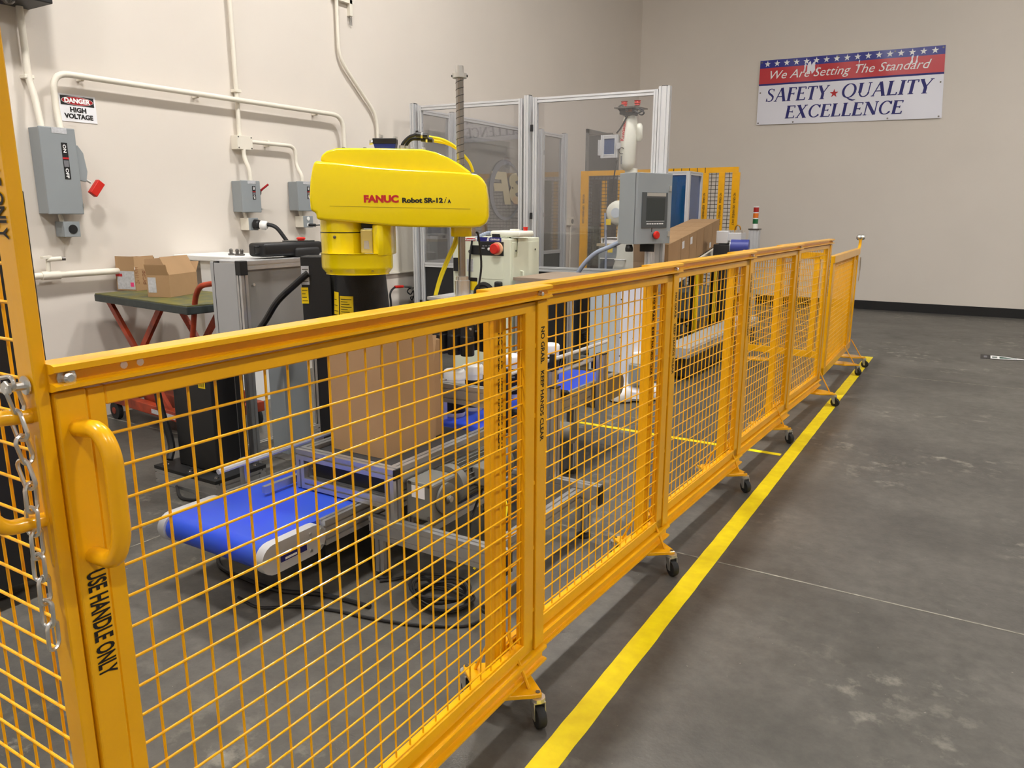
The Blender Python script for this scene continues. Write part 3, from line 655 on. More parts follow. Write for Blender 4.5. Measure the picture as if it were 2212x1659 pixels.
# ================================================================== banner on the back wall
def serif_glyphs():
    'stroke glyphs of a book serif: (width, [strokes]); a stroke is ((x,y),(x,y),w) or (polyline, [widths])'
    T, t, s = .19, .068, .055
    def ser(x, y, a=.13): return ((x-a, y), (x+a, y), s)
    def arc(cx, cy, rx, ry, a0, a1, w0, w1, n=14):
        P = []; W = []
        for k in range(n+1):
            f = k/n; a = R(a0+(a1-a0)*f); P.append((cx+rx*math.cos(a), cy+ry*math.sin(a)))
            W.append(w0+(w1-w0)*abs(math.cos(a)))
        return (P, W)
    G = {}
    G['E'] = (.62, [((.14, 0), (.14, 1), T), ser(.14, .02), ser(.14, .98), ((.14, .97), (.55, .97), t), ((.55, .99), (.55, .82), t), ((.14, .52), (.44, .52), t), ((.44, .60), (.44, .43), s), ((.14, .03), (.58, .03), t), ((.585, .0), (.60, .2), t)])
    G['F'] = (.58, [((.14, 0), (.14, 1), T), ser(.14, .02, .15), ser(.14, .98), ((.14, .97), (.53, .97), t), ((.53, .99), (.53, .82), t), ((.14, .52), (.44, .52), t), ((.44, .60), (.44, .43), s)])
    G['L'] = (.60, [((.14, 0), (.14, 1), T), ser(.14, .02), ser(.14, .98, .15), ((.14, .03), (.55, .03), t), ((.56, .0), (.575, .2), t)])
    G['I'] = (.32, [((.16, 0), (.16, 1), T), ser(.16, .02, .16), ser(.16, .98, .16)])
    G['T'] = (.66, [((.33, 0), (.33, 1), T), ser(.33, .02, .16), ((.03, .97), (.63, .97), t), ((.035, .99), (.035, .80), t), ((.625, .99), (.625, .80), t)])
    G['A'] = (.80, [((.08, 0), (.38, 1), t), ((.40, 1), (.70, 0), T), ((.22, .36), (.58, .36), t), ser(.08, .02, .10), ser(.70, .02, .12)])
    G['Y'] = (.72, [((.36, 0), (.36, .45), T), ser(.36, .02, .16), ((.36, .42), (.09, .97), T), ((.37, .44), (.64, .97), t), ser(.10, .98, .12), ser(.64, .98, .10)])
    G['X'] = (.76, [((.62, 0), (.12, 1), T), ((.12, 0), (.60, 1), t), ser(.12, .02, .11), ser(.62, .02, .13), ser(.12, .98, .13), ser(.60, .98, .11)])
    G['N'] = (.84, [((.12, 0), (.12, 1), t), ((.13, .98), (.70, .03), T), ((.72, 0), (.72, 1), t), ser(.12, .02, .11), ser(.08, .98, .11), ser(.72, .98, .11)])
    G['U'] = (.80, [((.14, .3), (.14, 1), T), ((.66, .3), (.66, 1), t), ser(.14, .98, .14), ser(.66, .98, .11), arc(.40, .32, .26, .31, 180, 360, .07, .10)])
    G['C'] = (.74, [arc(.42, .5, .34, .49, 38, 322, .05, .15), ((.685, .99), (.69, .74), t), ((.66, .2), (.70, .23), t)])
    G['Q'] = (.88, [arc(.43, .5, .36, .49, 0, 360, .05, .15, 24), ([(.36, .02), (.55, -.12), (.75, -.20), (.92, -.17)], [.05, .10, .10, .03])])
    G['S'] = (.56, [([(.47, .97), (.475, .85), (.47, .76)], [.05, .05, .03]), ([(.47, .84), (.40, .94), (.28, .97), (.16, .93), (.10, .82), (.12, .70), (.24, .58), (.38, .48), (.48, .36), (.49, .22), (.42, .08), (.28, .02), (.15, .05), (.08, .14)], [.04, .05, .06, .09, .11, .13, .14, .14, .13, .11, .09, .06, .05, .04]), ((.07, .26), (.07, .02), t)])
    return G
def strokes_to(mb, st, o, r, u, n, sx, sy, sh, d):
    def q(p): return (p[0]*sx+p[1]*sy*sh, p[1]*sy)
    polys = []
    for x in st:
        if isinstance(x[0], list): P, W = x
        else: P, W = [x[0], x[1]], [x[2], x[2]]
        L = []; Rr = []
        for i, p in enumerate(P):
            a = P[max(i-1, 0)]; b = P[min(i+1, len(P)-1)]; dx, dy = b[0]-a[0], b[1]-a[1]; l = math.hypot(dx, dy) or 1
            if i == 0 and P[0] == P[-1]: a = P[-2]; dx, dy = b[0]-a[0], b[1]-a[1]; l = math.hypot(dx, dy)
            nx, ny = -dy/l*W[i]/2, dx/l*W[i]/2
            L.append((p[0]+nx, p[1]+ny)); Rr.append((p[0]-nx, p[1]-ny))
        for i in range(len(P)-1): polys.append([Rr[i], Rr[i+1], L[i+1], L[i]])
    for P in polys:
        mb.add([o+r*q(p)[0]+u*q(p)[1]+n*d for p in P], [list(range(len(P)))])
def star(mb, c, r, u, n, rad, d):
    pts = [(rad*(1 if k % 2 == 0 else .40)*math.sin(math.pi*k/5), rad*(1 if k % 2 == 0 else .40)*math.cos(math.pi*k/5)) for k in range(10)]
    for k in range(10): mb.add([Vector(c)+n*d, Vector(c)+r*pts[k][0]+u*pts[k][1]+n*d, Vector(c)+r*pts[(k+1) % 10][0]+u*pts[(k+1) % 10][1]+n*d], [(0, 1, 2)])
def banner():
    YF = YB-.02; a, b2, c, d = (at(x, y, Y=YF) for x, y in ((1643, 132), (2043, 97), (2034, 255), (1634, 270)))
    t = thing('wall_banner', 'white red and blue SAFETY QUALITY EXCELLENCE banner on back wall', 'banner', d)
    n = V(0, -1, 0)
    def P(u, v, lift=0): # u 0..1 left to right, v 0..1 bottom to top; the vinyl is slightly wavy
        top = a.lerp(b2, u); bot = d.lerp(c, u); wv = .006*math.sin(u*9+v*2)+.004*math.sin(u*23+v*5)
        return bot.lerp(top, v)+n*(wv+lift)
    def strip(name, v0, v1, m, lift):
        mb = MB(); N = 40; K = 3
        for i in range(N+1):
            for k in range(K+1): mb.v.append(P(i/N, v0+(v1-v0)*k/K, lift))
        for i in range(N):
            for k in range(K): q = i*(K+1)+k; mb.f.append([q, q+K+1, q+K+2, q+1])
        return build(mb, name, m, t, smooth=True)
    def drape(o, lift):
        'lay lettering on the wavy vinyl'
        Mi = MW[t.name]; inv = Mi.inverted()
        for v in o.data.vertices:
            p = Mi @ v.co; u_ = (p.x-a.x)/(b2.x-a.x); bz_ = d.z+(c.z-d.z)*u_; tz_ = a.z+(b2.z-a.z)*u_
            p.y = P(u_, (p.z-bz_)/(tz_-bz_), lift).y; v.co = inv @ p
        o.data.update(); return o
    strip('sheet', 0, 1, BANW, 0); strip('blue_band', .880, 1, BANB, .0015); strip('red_band', .635, .880, BANR, .0015); strip('navy_line', .610, .637, INKN, .0018)
    W = (b2-a).length; Hh = (a-d).length
    for k in range(17):
        mb = MB(); u_ = .045+k*.0566; star(mb, P(u_, .940), (P(u_+.02, .94)-P(u_, .94)).normalized(), Z1, n, .048, .004)
        drape(build(mb, 'star', INKW, t), .003)
    G = serif_glyphs()
    def line(body, u0, u1, v, capv, name, shear=.14):
        # lay the glyphs out along the banner's own slope
        adv = [(.5 if ch == '*' else G[ch][0])+.06 for ch in body]; tot = sum(adv); x = 0; mb = MB(); sx = W*(u1-u0)/tot; sy = Hh*capv
        for ch, ad in zip(body, adv):
            u_ = u0+(u1-u0)*x/tot; o = P(u_, v); r = (P(min(1, u_+.03), v)-o).normalized()
            if ch != '*': strokes_to(mb, G[ch][1], o, r, Z1, n, sx, sy, shear, .004)
            x += ad
        return drape(build(mb, name, INKN, t), .003)
    line('SAFETY', .045, .405, .355, .205, 'lettering'); line('QUALITY', .475, .945, .355, .205, 'lettering')
    line('EXCELLENCE', .165, .805, .085, .195, 'lettering')
    mb = MB(); star(mb, P(.437, .43), (P(.46, .43)-P(.437, .43)).normalized(), Z1, n, .065, .004); drape(build(mb, 'red_star', INKR, t), .003)
    o = P(.065, .705); r = (P(.9, .705)-o).normalized()
    drape(fit_text('We Are Setting The Standard', 'lettering', INKW, o, r, Z1, W*.875, Hh*.135, t, bold=0, shear=.32, lift=.012), .0035)
    mb = MB()
    for u_, v in ((.01, .97), (.2, .97), (.45, .97), (.75, .97), (.99, .97), (.012, .5), (.985, .5), (.01, .025), (.215, .025), (.73, .025), (.985, .025)):
        p = P(u_, v, .003); g = MB(); g.cyl(p, p+n*.004, .012, n=10); build(g, 'grommet', DSTEEL, t)
banner()
# ================================================================== cartons
def carton(corner, yaw, w, d, h, label, flaps=0, tilt=0, m=CARD, group=None, tape_top=False):
    'box whose near lower corner is at corner; w to the left (-x), d away (+y)'
    M = Matrix.Translation(corner) @ Matrix.Rotation(yaw, 4, 'Z') @ Matrix.Rotation(tilt, 4, 'X')
    t = thing('cardboard_box', label, 'cardboard box', corner, group)
    th = .004
    b = MB(M)
    b.box(-w, 0, 0, th, 0, h); b.box(-w, 0, d-th, d, 0, h); b.box(-w, -w+th, th, d-th, 0, h); b.box(-th, 0, th, d-th, 0, h); b.box(-w+th, -th, th, d-th, 0, th)
    body = build(b, 'body', m, t)
    def flap(side, ang, ln):
        f = MB(M)
        a = R(ang); dz, dn = math.sin(a)*ln, math.cos(a)*ln
        if side == 'x1': f.prism([(0, 0), (dn, dz), (dn, dz+.004), (0, .004)], (0, 0, h), X1, Z1, Y1, .004, d-.004)
        if side == 'x0': f.prism([(0, 0), (-dn, dz), (-dn, dz+.004), (0, .004)], (-w, 0, h), X1, Z1, Y1, .004, d-.004)
        if side == 'y0': f.prism([(0, 0), (-dn, dz), (-dn, dz+.004), (0, .004)], (0, 0, h), Y1, Z1, X1, -w+.004, -.004)
        if side == 'y1': f.prism([(0, 0), (dn, dz), (dn, dz+.004), (0, .004)], (0, d, h), Y1, Z1, X1, -w+.004, -.004)
        build(f, 'flap', m, t)
    if flaps == 0:
        for x0, x1 in ((-w, -w/2-.001), (-w/2+.001, 0)): f = MB(M); f.box(x0, x1, 0, d, h, h+.004); build(f, 'flap', m, t)
    else:
        for side, ang, ln in flaps: flap(side, ang, ln)
    return t, M
# ================================================================== scissor lift cart with two boxes
LC = V(-5.27, 3.03, 0); LZ = .905
t = thing('lift_cart', 'worn scissor lift cart with orange legs against the left wall', 'lift cart', LC, None, R(-6.1)); M = MW[t.name]
b = MB(M); b.box(0, 1.20, 0, .58, LZ-.055, LZ-.006); build(b, 'deck_rim', DKRIM, t, bevel=.006)
b = MB(M); b.box(.005, 1.195, .005, .575, LZ-.008, LZ); build(b, 'deck_top', DKGREEN, t)
for y in (.04, .50):
    for (xa, xb, dy) in ((.10, .80, 0), (.74, .06, .03)):
        b = MB(M); b.prism([(xa-.03, LZ-.05), (xa+.03, LZ-.05), (xb+.03, .16), (xb-.03, .16)], (0, y+dy, 0), X1, Z1, Y1, 0, .025); build(b, 'scissor_leg', ORANGE, t)
b = MB(M); b.box(0, 1.1, .02, .08, .12, .19); b.box(0, 1.1, .50, .56, .12, .19); b.box(0, .06, .08, .5, .12, .19); b.box(1.04, 1.1, .08, .5, .12, .19); b.box(.35, 1.0, .1, .5, .13, .26); build(b, 'base_frame', ORANGE, t, bevel=.006)
b = MB(M); b.box(.6, .9, .018, .0205, .135, .165); build(b, 'label_plate', PAPG, t)
for x in (.06, 1.0):
    for y in (.02, .53):
        b = MB(M); b.lathe((x, y, .065), Y1, [(.02, 0), (.065, .002), (.065, .035), (.02, .037)], 18); wh = build(b, 'wheel', RUB, t, smooth=True)
        b = MB(M); b.cyl((x, y-.004, .065), (x, y+.04, .065), .025, n=10); build(b, 'hub', ORANGE, wh)
        b = MB(M); b.box(x-.02, x+.02, y+.005, y+.03, .10, .14); build(b, 'bracket', ORANGE, t)
hp = [at(x, y, Y=2.98) for x, y in ((415, 745), (422, 640), (432, 617), (463, 612))]
b = MB(); b.tube(fillet([V(hp[0].x, 2.98, .17), hp[0], hp[1], hp[2], hp[3], V(hp[3].x+.02, 3.2, hp[3].z)], .04, 4), .017, 10); build(b, 'push_handle', ORANGE, t, smooth=True)
c1 = at(296, 629, Z=LZ); c2 = at(369, 643, Z=LZ)
ta, Ma = carton((c1.x, c1.y, LZ+.001), R(12), .18, .20, .150, 'open cardboard box with printed label, at back left of cart', [('x1', 100, .09), ('y0', 92, .09), ('x0', 95, .08), ('y1', 95, .08)])
b = MB(Ma); b.box(-.17, -.01, -.0012, -.0002, .01, .14); lb = build(b, 'shipping_label', PAPG, ta)
b = MB(Ma); b.box(-.18, -.12, -.002, -.001, .10, .12); build(b, 'red_print', INKR, lb)
b = MB(Ma); b.box(-.05, -.02, -.002, -.001, .03, .06); build(b, 'pink_sticker', mat('pink_sticker', rgb(235, 70, 130), .6), lb)
fit_text('2x 1197H', 'handwriting', mat('marker_red', rgb(120, 58, 34), .7), Ma @ V(.0003, .03, .05), Ma.to_3x3() @ Z1, Ma.to_3x3() @ -Y1, .12, .035, ta, bold=-.02, shear=.2)
fit_text('PGPB', 'handwriting', MATS['marker_red'], Ma @ V(.0003, .11, .04), Ma.to_3x3() @ Z1, Ma.to_3x3() @ -Y1, .10, .05, ta, bold=-.02, shear=.2)
tb, Mb = carton((c2.x, c2.y, LZ+.001), R(20), .17, .31, .145, 'half open cardboard box at front of the lift cart deck', [('x1', 118, .13), ('y0', 75, .07), ('x0', 86, .10), ('y1', 60, .08)])
b = MB(Mb); b.box(-.16, -.10, -.0012, -.0002, .03, .13); build(b, 'shipping_label', PAPG, tb)
# ================================================================== cabinets by the robot
GX0, GX1, GY0, GY1, GZ = -3.58, -3.37, 2.745, 3.46, 1.205
t = thing('control_cabinet', 'grey aluminium framed control cabinet left of the yellow robot', 'cabinet', (GX0, GY0, 0))
for x in (GX0+.02, GX1-.02):
    for y in (GY0+.022, GY1-.022): b = MB(); b.ext((x, y, 0), (x, y, GZ-.045), .04, .045); build(b, 'corner_post', ALU, t)
for y in (GY0+.022, GY1-.022):
    for z in (GZ-.025, .62): b = MB(); b.ext((GX0+.04, y, z), (GX1-.04, y, z), .04, .045); build(b, 'cross_rail', ALU, t)
for x in (GX0+.02, GX1-.02):
    for z in (GZ-.025, .62, .10): b = MB(); b.ext((x, GY0+.045, z), (x, GY1-.045, z), .04, .045); build(b, 'side_rail', ALU, t)
b = MB(); b.box(GX0+.03, GX1-.018, GY0+.03, GY1-.03, .64, GZ-.04); build(b, 'inner_panel', CABPANEL, t)
b = MB(); b.box(GX0-.002, GX1-.040, GY0-.004, GY0, .62, GZ-.012); build(b, 'end_panel', CABG, t)
b = MB(); b.box(GX0-.034, GX0-.008, GY0-.004, GY1, .60, GZ-.008); build(b, 'door', CABG, t, bevel=.003)
b = MB(); b.box(GX0-.008, GX0-.004, GY0-.003, GY1-.01, .61, GZ-.01); build(b, 'door_seal', BLACK, t)
b = MB(); b.box(GX0-.03, GX1, GY0, GY1, GZ-.004, GZ); build(b, 'top_panel', CABG, t)
b = MB(); b.box(GX1-.043, GX1+.003, GY0-.003, GY0+.046, GZ-.075, GZ+.002); build(b, 'corner_cap', BLACK, t, bevel=.004)
b = MB(); b.cyl((GX1-.016, GY0+.09, GZ-.13), (GX1-.008, GY0+.09, GZ-.13), .008, n=8); build(b, 'panel_bolt', STEEL, t)
b = MB(); b.box(GX1+.02, GX1+.14, GY0+.12, GY0+.30, .12, .84); build(b, 'lower_cover', GREYP, t, bevel=.004)
b = MB(); b.box(GX1+.01, GX1+.02, GY0+.14, GY0+.28, .3, .5); build(b, 'cover_bracket', ALU, t)
# teach pendant on the cabinet
t = thing('teach_pendant', 'black teach pendant with red stop button lying on the grey cabinet', 'teach pendant', (-3.46, 3.1, GZ))
pa, pb = at(566, 530, X=-3.42), at(688, 530, X=-3.42)
b = MB(); b.box(-3.54, -3.40, pa.y, pb.y+.02, GZ+.012, GZ+.088); build(b, 'body', BLACK, t, bevel=.018, seg=3, smooth=True)
b = MB(); b.box(-3.52, -3.385, pa.y+.22, pb.y-.02, GZ+.002, GZ+.055); build(b, 'hand_grip', BLK2, t, bevel=.015, seg=3, smooth=True)
b = MB(); b.box(-3.53, -3.41, pb.y-.18, pb.y-.04, GZ+.086, GZ+.094); build(b, 'screen', SCREEN, t)
b = MB(); b.lathe((-3.47, pb.y-.09, GZ+.088), Z1, [(.02, 0), (.02, .01), (.026, .012), (.026, .02), (.02, .024)], 16); build(b, 'stop_button', RED, t)
b = MB(); b.tube([(-3.45, pa.y+.01, GZ+.03), (-3.45, pa.y-.03, GZ+.03), (-3.45, pa.y-.03, GZ+.07), (-3.45, pa.y+.01, GZ+.07)], .006, 6); build(b, 'hook', BLACK, t)
# white cabinet behind
a, c = at(378, 552, Y=3.75), at(492, 548, Y=3.75)
t = thing('white_cabinet', 'white cabinet standing behind the grey control cabinet', 'cabinet', (a.x, 3.75, 0))
b = MB(); b.box(a.x+.28, c.x, 3.76, 4.15, 0, a.z-.03); build(b, 'body', WHITE, t, bevel=.004)
b = MB(); b.box(a.x, c.x+.05, 3.73, 4.2, a.z-.03, a.z+.01); build(b, 'lid', WHITE, t, bevel=.006)
for k, dx in enumerate((-.12, -.05, .0)): b = MB(); b.lathe((c.x+dx-.03, 3.9, a.z+.01), Z1, [(.02, 0), (.024, .012), (.012, .016), (.014, .04), (.006, .05)], 10); build(b, 'latch_knob', DSTEEL, t)
# black column cabinet on a bolted base
pl, pf, pr_ = at(397, 999, Z=.10), at(477, 1022, Z=.10), at(516, 1009, Z=.10)
t = thing('black_cabinet', 'tall black cabinet bolted to a low aluminium base, left of blue belt', 'cabinet', (pf.x, pf.y, 0))
bx0, bx1, by0, by1 = pl.x, pf.x, (pl.y+pf.y)/2-.02, pr_.y+.02
b = MB(); b.box(bx0, bx1, by0, by1, .10, .74); build(b, 'body', BLACK, t, bevel=.006)
b = MB(); b.box(bx1-.002, bx1+.035, by0+.18, by1+.0, .14, .73); build(b, 'side_channel', BLK2, t, bevel=.004)
b = MB(); b.box(bx0-.10, bx1+.09, by0-.09, by1+.09, .082, .10); build(b, 'base_plate', BLK2, t)
for x, y in ((bx0-.05, by0-.05), ((bx0+bx1)/2, by0-.05), (bx1+.05, by0-.05), (bx1+.05, by0+.12), (bx1+.05, by1+.05)):
    b = MB(); b.lathe((x, y, .10), Z1, [(.016, 0), (.016, .003), (.009, .003), (.009, .012), (.005, .013)], 10); build(b, 'bolt', CHROME, t)
for y in (by0-.065, by1+.065): b = MB(); b.ext((bx0-.10, y, .041), (bx1+.09, y, .041), .045, .08); build(b, 'base_rail', ALU, t)
for x in (bx0-.075, bx1+.068): b = MB(); b.ext((x, by0-.04, .041), (x, by1+.04, .041), .045, .08); build(b, 'base_rail', ALU, t)
q0, q1 = at(485, 848, Y=by0), at(503, 818, Y=by0)
b = MB(); plate(b, (bx1-.10, by0, q0.z), X1, Z1, .055, .095); sy = build(b, 'caution_sticker', STKY, t)
for k in range(5): b = MB(); plate(b, (bx1-.092+k*.009, by0, q0.z+.008), X1, Z1, .003, .075-.012*(k % 3), .002); build(b, 'print_line', INK, sy)
b = MB(); b.tube(spline([(bx0-.02, by0+.02, .72), (bx0-.09, by0-.03, .70), (bx0-.085, by0-.03, .45), (bx0-.03, by0-.02, .22), (bx0+.0, by0-.06, .14)], 6), .020, 8); build(b, 'cable', CABLE, t, smooth=True)
b = MB(); b.cyl((bx0-.07, by0, .74), (bx0-.075, by0-.01, .66), .018, n=10); build(b, 'connector', STEEL, t)
Mt = Matrix.Translation((bx0-.13, by0-.06, .60)) @ Matrix.Rotation(R(25), 4, 'Z') @ Matrix.Rotation(R(35), 4, 'Y')
b = MB(Mt); b.box(-.04, .04, 0, .001, -.07, .07); build(b, 'paper_tag', PAPG, t)
# black rack at the left edge
t = thing('black_rack', 'black drawer rack standing behind the tall yellow post', 'rack', (-2.9, 1.1, 0))
rk = at(77, 600, Y=1.5); rt_ = at(49, 412, Y=1.5)
b = MB(); b.box(rk.x-.75, rk.x, 1.1, 1.5, .08, rt_.z); build(b, 'body', BLACK, t, bevel=.005)
for k in range(7):
    z = .2+k*.16; b = MB(); b.box(rk.x-.72, rk.x-.03, 1.088, 1.102, z, z+.14); dr = build(b, 'drawer', BLK2, t, bevel=.003)
    b = MB(); b.box(rk.x-.70, rk.x-.05, 1.080, 1.088, z+.125, z+.133); build(b, 'drawer_pull', STEEL, dr)
for x in (rk.x-.68, rk.x-.07):
    for y in (1.15, 1.45): b = MB(); b.cyl((x, y-.015, .04), (x, y+.015, .04), .04, n=14); build(b, 'wheel', RUB, t)
b = MB(); q = at(80, 612, Y=1.12); b.sphere((rk.x+.02, 1.12, q.z), .022); build(b, 'knob', BLACK, t, smooth=True)
# ================================================================== conveyor group
EX = .045
t = thing('base_frame', 'low aluminium base frame with black end caps under the conveyors', 'frame', (-1.85, 2.19, 0))
BZ = .262
for y in (2.19, 2.985):
    b = MB(); b.ext((-2.00, y, BZ-.045), (-1.352, y, BZ-.045), .045, .09); build(b, 'cross_beam', ALU, t)
    b = MB(); b.box(-1.352, -1.344, y-.0225, y+.0225, BZ-.09, BZ); build(b, 'end_cap', BLACK, t, bevel=.002, seg=1)
    for x in (-1.95, -1.43):
        b = MB(); b.ext((x, y, .03), (x, y, BZ-.09), .045, .045); build(b, 'leg', ALU, t)
        b = MB(); b.lathe((x, y, 0), Z1, [(.034, 0), (.034, .012), (.012, .018), (.012, .032)], 14); build(b, 'levelling_foot', RUB, t)
for x in (-1.83, -1.46):
    b = MB(); b.ext((x, 2.2125, BZ-.06), (x, 2.9625, BZ-.06), .045, .06); build(b, 'long_beam', ALU, t)
# lower blue belt conveyor
CX0, CX1, CY0, CY1, CZ = -2.60, -2.06, 1.66, 2.62, .305
t = thing('belt_conveyor', 'low blue belt conveyor pointing towards the nearest fence panel', 'conveyor', (-2.33, 2.3, 0))
def stadium(y0, y1, z, r, n=10):
    o = []
    for k in range(n+1): a = R(90+180*k/n); o.append((y0+r+r*math.cos(a), z-r+r*math.sin(a)))
    for k in range(n+1): a = R(-90+180*k/n); o.append((y1-r+r*math.cos(a), z-r+r*math.sin(a)))
    return o
b = MB(); b.prism(stadium(CY0, CY1, CZ, .052), (0, 0, 0), Y1, Z1, X1, CX0+.012, CX1-.012); build(b, 'belt', BLUEB, t, smooth=True)
for x0, x1, sg in ((CX0-.028, CX0+.010, -1), (CX1-.010, CX1+.028, 1)):
    b = MB(); b.prism(stadium(CY0-.008, CY0+.30, CZ+.006, .058), (0, 0, 0), Y1, Z1, X1, x0, x1); ep = build(b, 'end_plate', ALUP, t, smooth=True)
    xs = x1 if sg > 0 else x0
    for y, z in ((CY0+.22, CZ-.02), (CY0+.22, CZ-.085), (CY0+.275, CZ-.02), (CY0+.275, CZ-.085)):
        g = MB(); g.cyl((xs, y, z), (xs+sg*.005, y, z), .007, n=8); build(g, 'bolt', STEEL, ep)
    xm = (x0+x1)/2
    b = MB(); b.ext((xm, CY0+.30, CZ-.046), (xm, CY1, CZ-.046), .038, .10); build(b, 'side_rail', ALU, t)
b = MB(); plate(b, (CX1+.028, CY0+.075, CZ-.075), Y1, Z1, .125, .028); lb = build(b, 'maker_label', INKN, t)
b = MB(); plate(b, (CX1+.028, CY0+.095, CZ-.070), Y1, Z1, .055, .008, .002); build(b, 'print', INKW, lb)
for x in (CX0+.05, CX1-.05):
    for y in (2.38, 2.54): b = MB(); b.ext((x, y, .02), (x, y, CZ-.11), .045, .045); build(b, 'leg', ALU, t); 
    for y in (2.38, 2.54): b = MB(); b.lathe((x, y, 0), Z1, [(.03, 0), (.03, .014), (.012, .022)], 12); build(b, 'levelling_foot', RUB, t)
b = MB(); b.box(CX0+.02, CX1-.02, 2.0, 2.6, CZ-.17, CZ-.11); build(b, 'drip_tray', BLK2, t)
b = MB(); b.ext((CX0+.16, 2.02, CZ+.03), (CX0+.16, 2.6, CZ+.03), .02, .03, slot=False); build(b, 'guide_rail', STEEL, t)
b = MB(); b.tube([(CX0-.03, 1.95, CZ+.095), (CX0-.03, 2.6, CZ+.105)], .012, 8); build(b, 'guide_bar', ALUP, t)
for y in (2.1, 2.55): b = MB(); b.ext((CX0-.05, y, CZ-.04), (CX0-.05, y, CZ+.11), .03, .03, slot=False); build(b, 'guide_post', ALU, t)
# upper conveyor with frame, black and blue belt
UX0, UX1, UY0, UY1, UZ = -2.40, -1.865, 2.19, 4.42, .482
t = thing('belt_conveyor', 'raised aluminium conveyor carrying the tall box and the tubs', 'conveyor', (-2.1, 3, 0))
b = MB(); b.ext((UX0, UY0, UZ-.0225), (UX1, UY0, UZ-.0225), .045, .045); build(b, 'end_rail', ALU, t)
b = MB(); b.ext((UX0+.045, UY0, .335), (UX1-.045, UY0, .335), .045, .045); build(b, 'lower_rail', ALU, t)
b = MB(); b.ext((UX0+.022, UY0, .312), (UX0+.022, UY0, UZ-.045), .045, .045); build(b, 'post', ALU, t)
b = MB(); b.ext((UX1-.022, UY0, BZ), (UX1-.022, UY0, UZ-.045), .045, .045); build(b, 'post', ALU, t)
b = MB(); b.box(UX1-.002, UX1+.006, UY0-.0225, UY0+.0225, UZ-.045, UZ); build(b, 'corner_cap', BLACK, t, bevel=.002, seg=1)
for x in (UX0+.022, UX1-.022): b = MB(); b.ext((x, UY0+.023, UZ-.045), (x, 3.95, UZ-.045), .045, .09); build(b, 'side_rail', ALU, t)
b = MB(); b.box(UX0+.045, UX1-.045, UY0+.026, UY0+.034, .312, UZ-.05); build(b, 'backing_sheet', BLACK, t)
b = MB(); b.prism(stadium(UY0+.04, 2.86, UZ-.018, .035), (0, 0, 0), Y1, Z1, X1, UX0+.05, UX1-.05); build(b, 'black_belt', BELTK, t, smooth=True)
b = MB(); b.prism(stadium(2.865, UY1, UZ-.018, .05), (0, 0, 0), Y1, Z1, X1, UX0+.05, UX1-.05); build(b, 'blue_belt', BLUEB, t, smooth=True)
for x0, x1 in ((UX0+.0, UX0+.045), (UX1-.045, UX1)): b = MB(); b.prism(stadium(3.93, UY1+.012, UZ-.002, .075), (0, 0, 0), Y1, Z1, X1, x0, x1); build(b, 'end_plate', mat('plate_bronze', rgb(150, 138, 118), .45, .3) if x0 > -2 else ALUP, t, smooth=True)
for x in (UX0+.022, UX1-.022):
    for y in (2.985,):
        b = MB(); b.ext((x, y, BZ if x > -2 else 0), (x, y, UZ-.09), .045, .045); build(b, 'post', ALU, t)
    b = MB(); b.ext((x, 3.75, .025), (x, 3.75, UZ-.09), .045, .045); build(b, 'post', ALU, t)
    b = MB(); b.lathe((x, 3.75, 0), Z1, [(.034, 0), (.034, .012), (.012, .018), (.012, .03)], 12); build(b, 'levelling_foot', RUB, t)
# stop bar and guards over the belt
ya = 2.84; p0, p1 = at(935, 822, Y=ya), at(1050, 850, Y=ya)
b = MB(); b.ext((p0.x, ya, p0.z-.045), (p1.x, ya, p0.z-.045), .045, .09); build(b, 'stop_bar', ALU, t)
b = MB(); b.ext((p0.x+.02, ya+.05, UZ), (p0.x+.02, ya+.05, p0.z), .03, .03, slot=False); build(b, 'stop_bar_post', ALU, t)
b = MB(); b.ext((p1.x-.02, ya+.05, UZ), (p1.x-.02, ya+.05, p0.z), .03, .03, slot=False); build(b, 'stop_bar_post', ALU, t)
for zz in (.14, .22): b = MB(); b.tube([(UX1-.02, 2.95, UZ+zz), (UX1-.02, 4.2, UZ+zz)], .011, 8); build(b, 'guide_bar', ALUP, t)
for yy in (3.0, 3.45): b = MB(); b.ext((UX1+.01, yy, UZ-.05), (UX1+.01, yy, UZ+.26), .025, .025, slot=False); build(b, 'guide_bracket', BLACK, t)
for yy in (3.1, 3.6): b = MB(); b.lathe((UX1+.0, yy, UZ+.02), X1, [(.02, -.03), (.02, .02), (.012, .03)], 12); build(b, 'clamp_knob', BLACK, t)
XG = UX1+.03
for (px, ptop, pbot, w_) in ((1190, 800, 938, .06), (1300, 765, 885, .055)):
    q0, q1 = at(px, ptop, X=XG), at(px, pbot, X=XG)
    b = MB(); b.ext((XG, q0.y, q1.z), (XG, q0.y, q0.z), .045, w_); build(b, 'guard_post', ALU, t)
    b = MB(); b.box(XG-.024, XG+.024, q0.y-w_/2-.001, q0.y+w_/2+.001, q0.z, q0.z+.006); build(b, 'post_cap', BLACK, t)
    b = MB(); b.box(XG-.06, XG-.023, q0.y-.015, q0.y+.03, q0.z-.09, q0.z-.02); build(b, 'sensor', BLACK, t)
    b = MB(); b.cyl((XG-.06, q0.y, q0.z-.05), (XG-.12, q0.y+.01, q0.z-.05), .008, n=8); build(b, 'sensor_tip', STEEL, t)
XG2 = -1.60; q0 = at(1250, 815, X=XG2)
b = MB(); b.ext((XG2, 2.985, BZ), (XG2, 2.985, q0.z), .05, .05); build(b, 'guard_post', ALU, t)
b = MB(); b.box(XG2-.026, XG2+.026, 2.959, 3.011, q0.z, q0.z+.006); build(b, 'post_cap', BLACK, t)
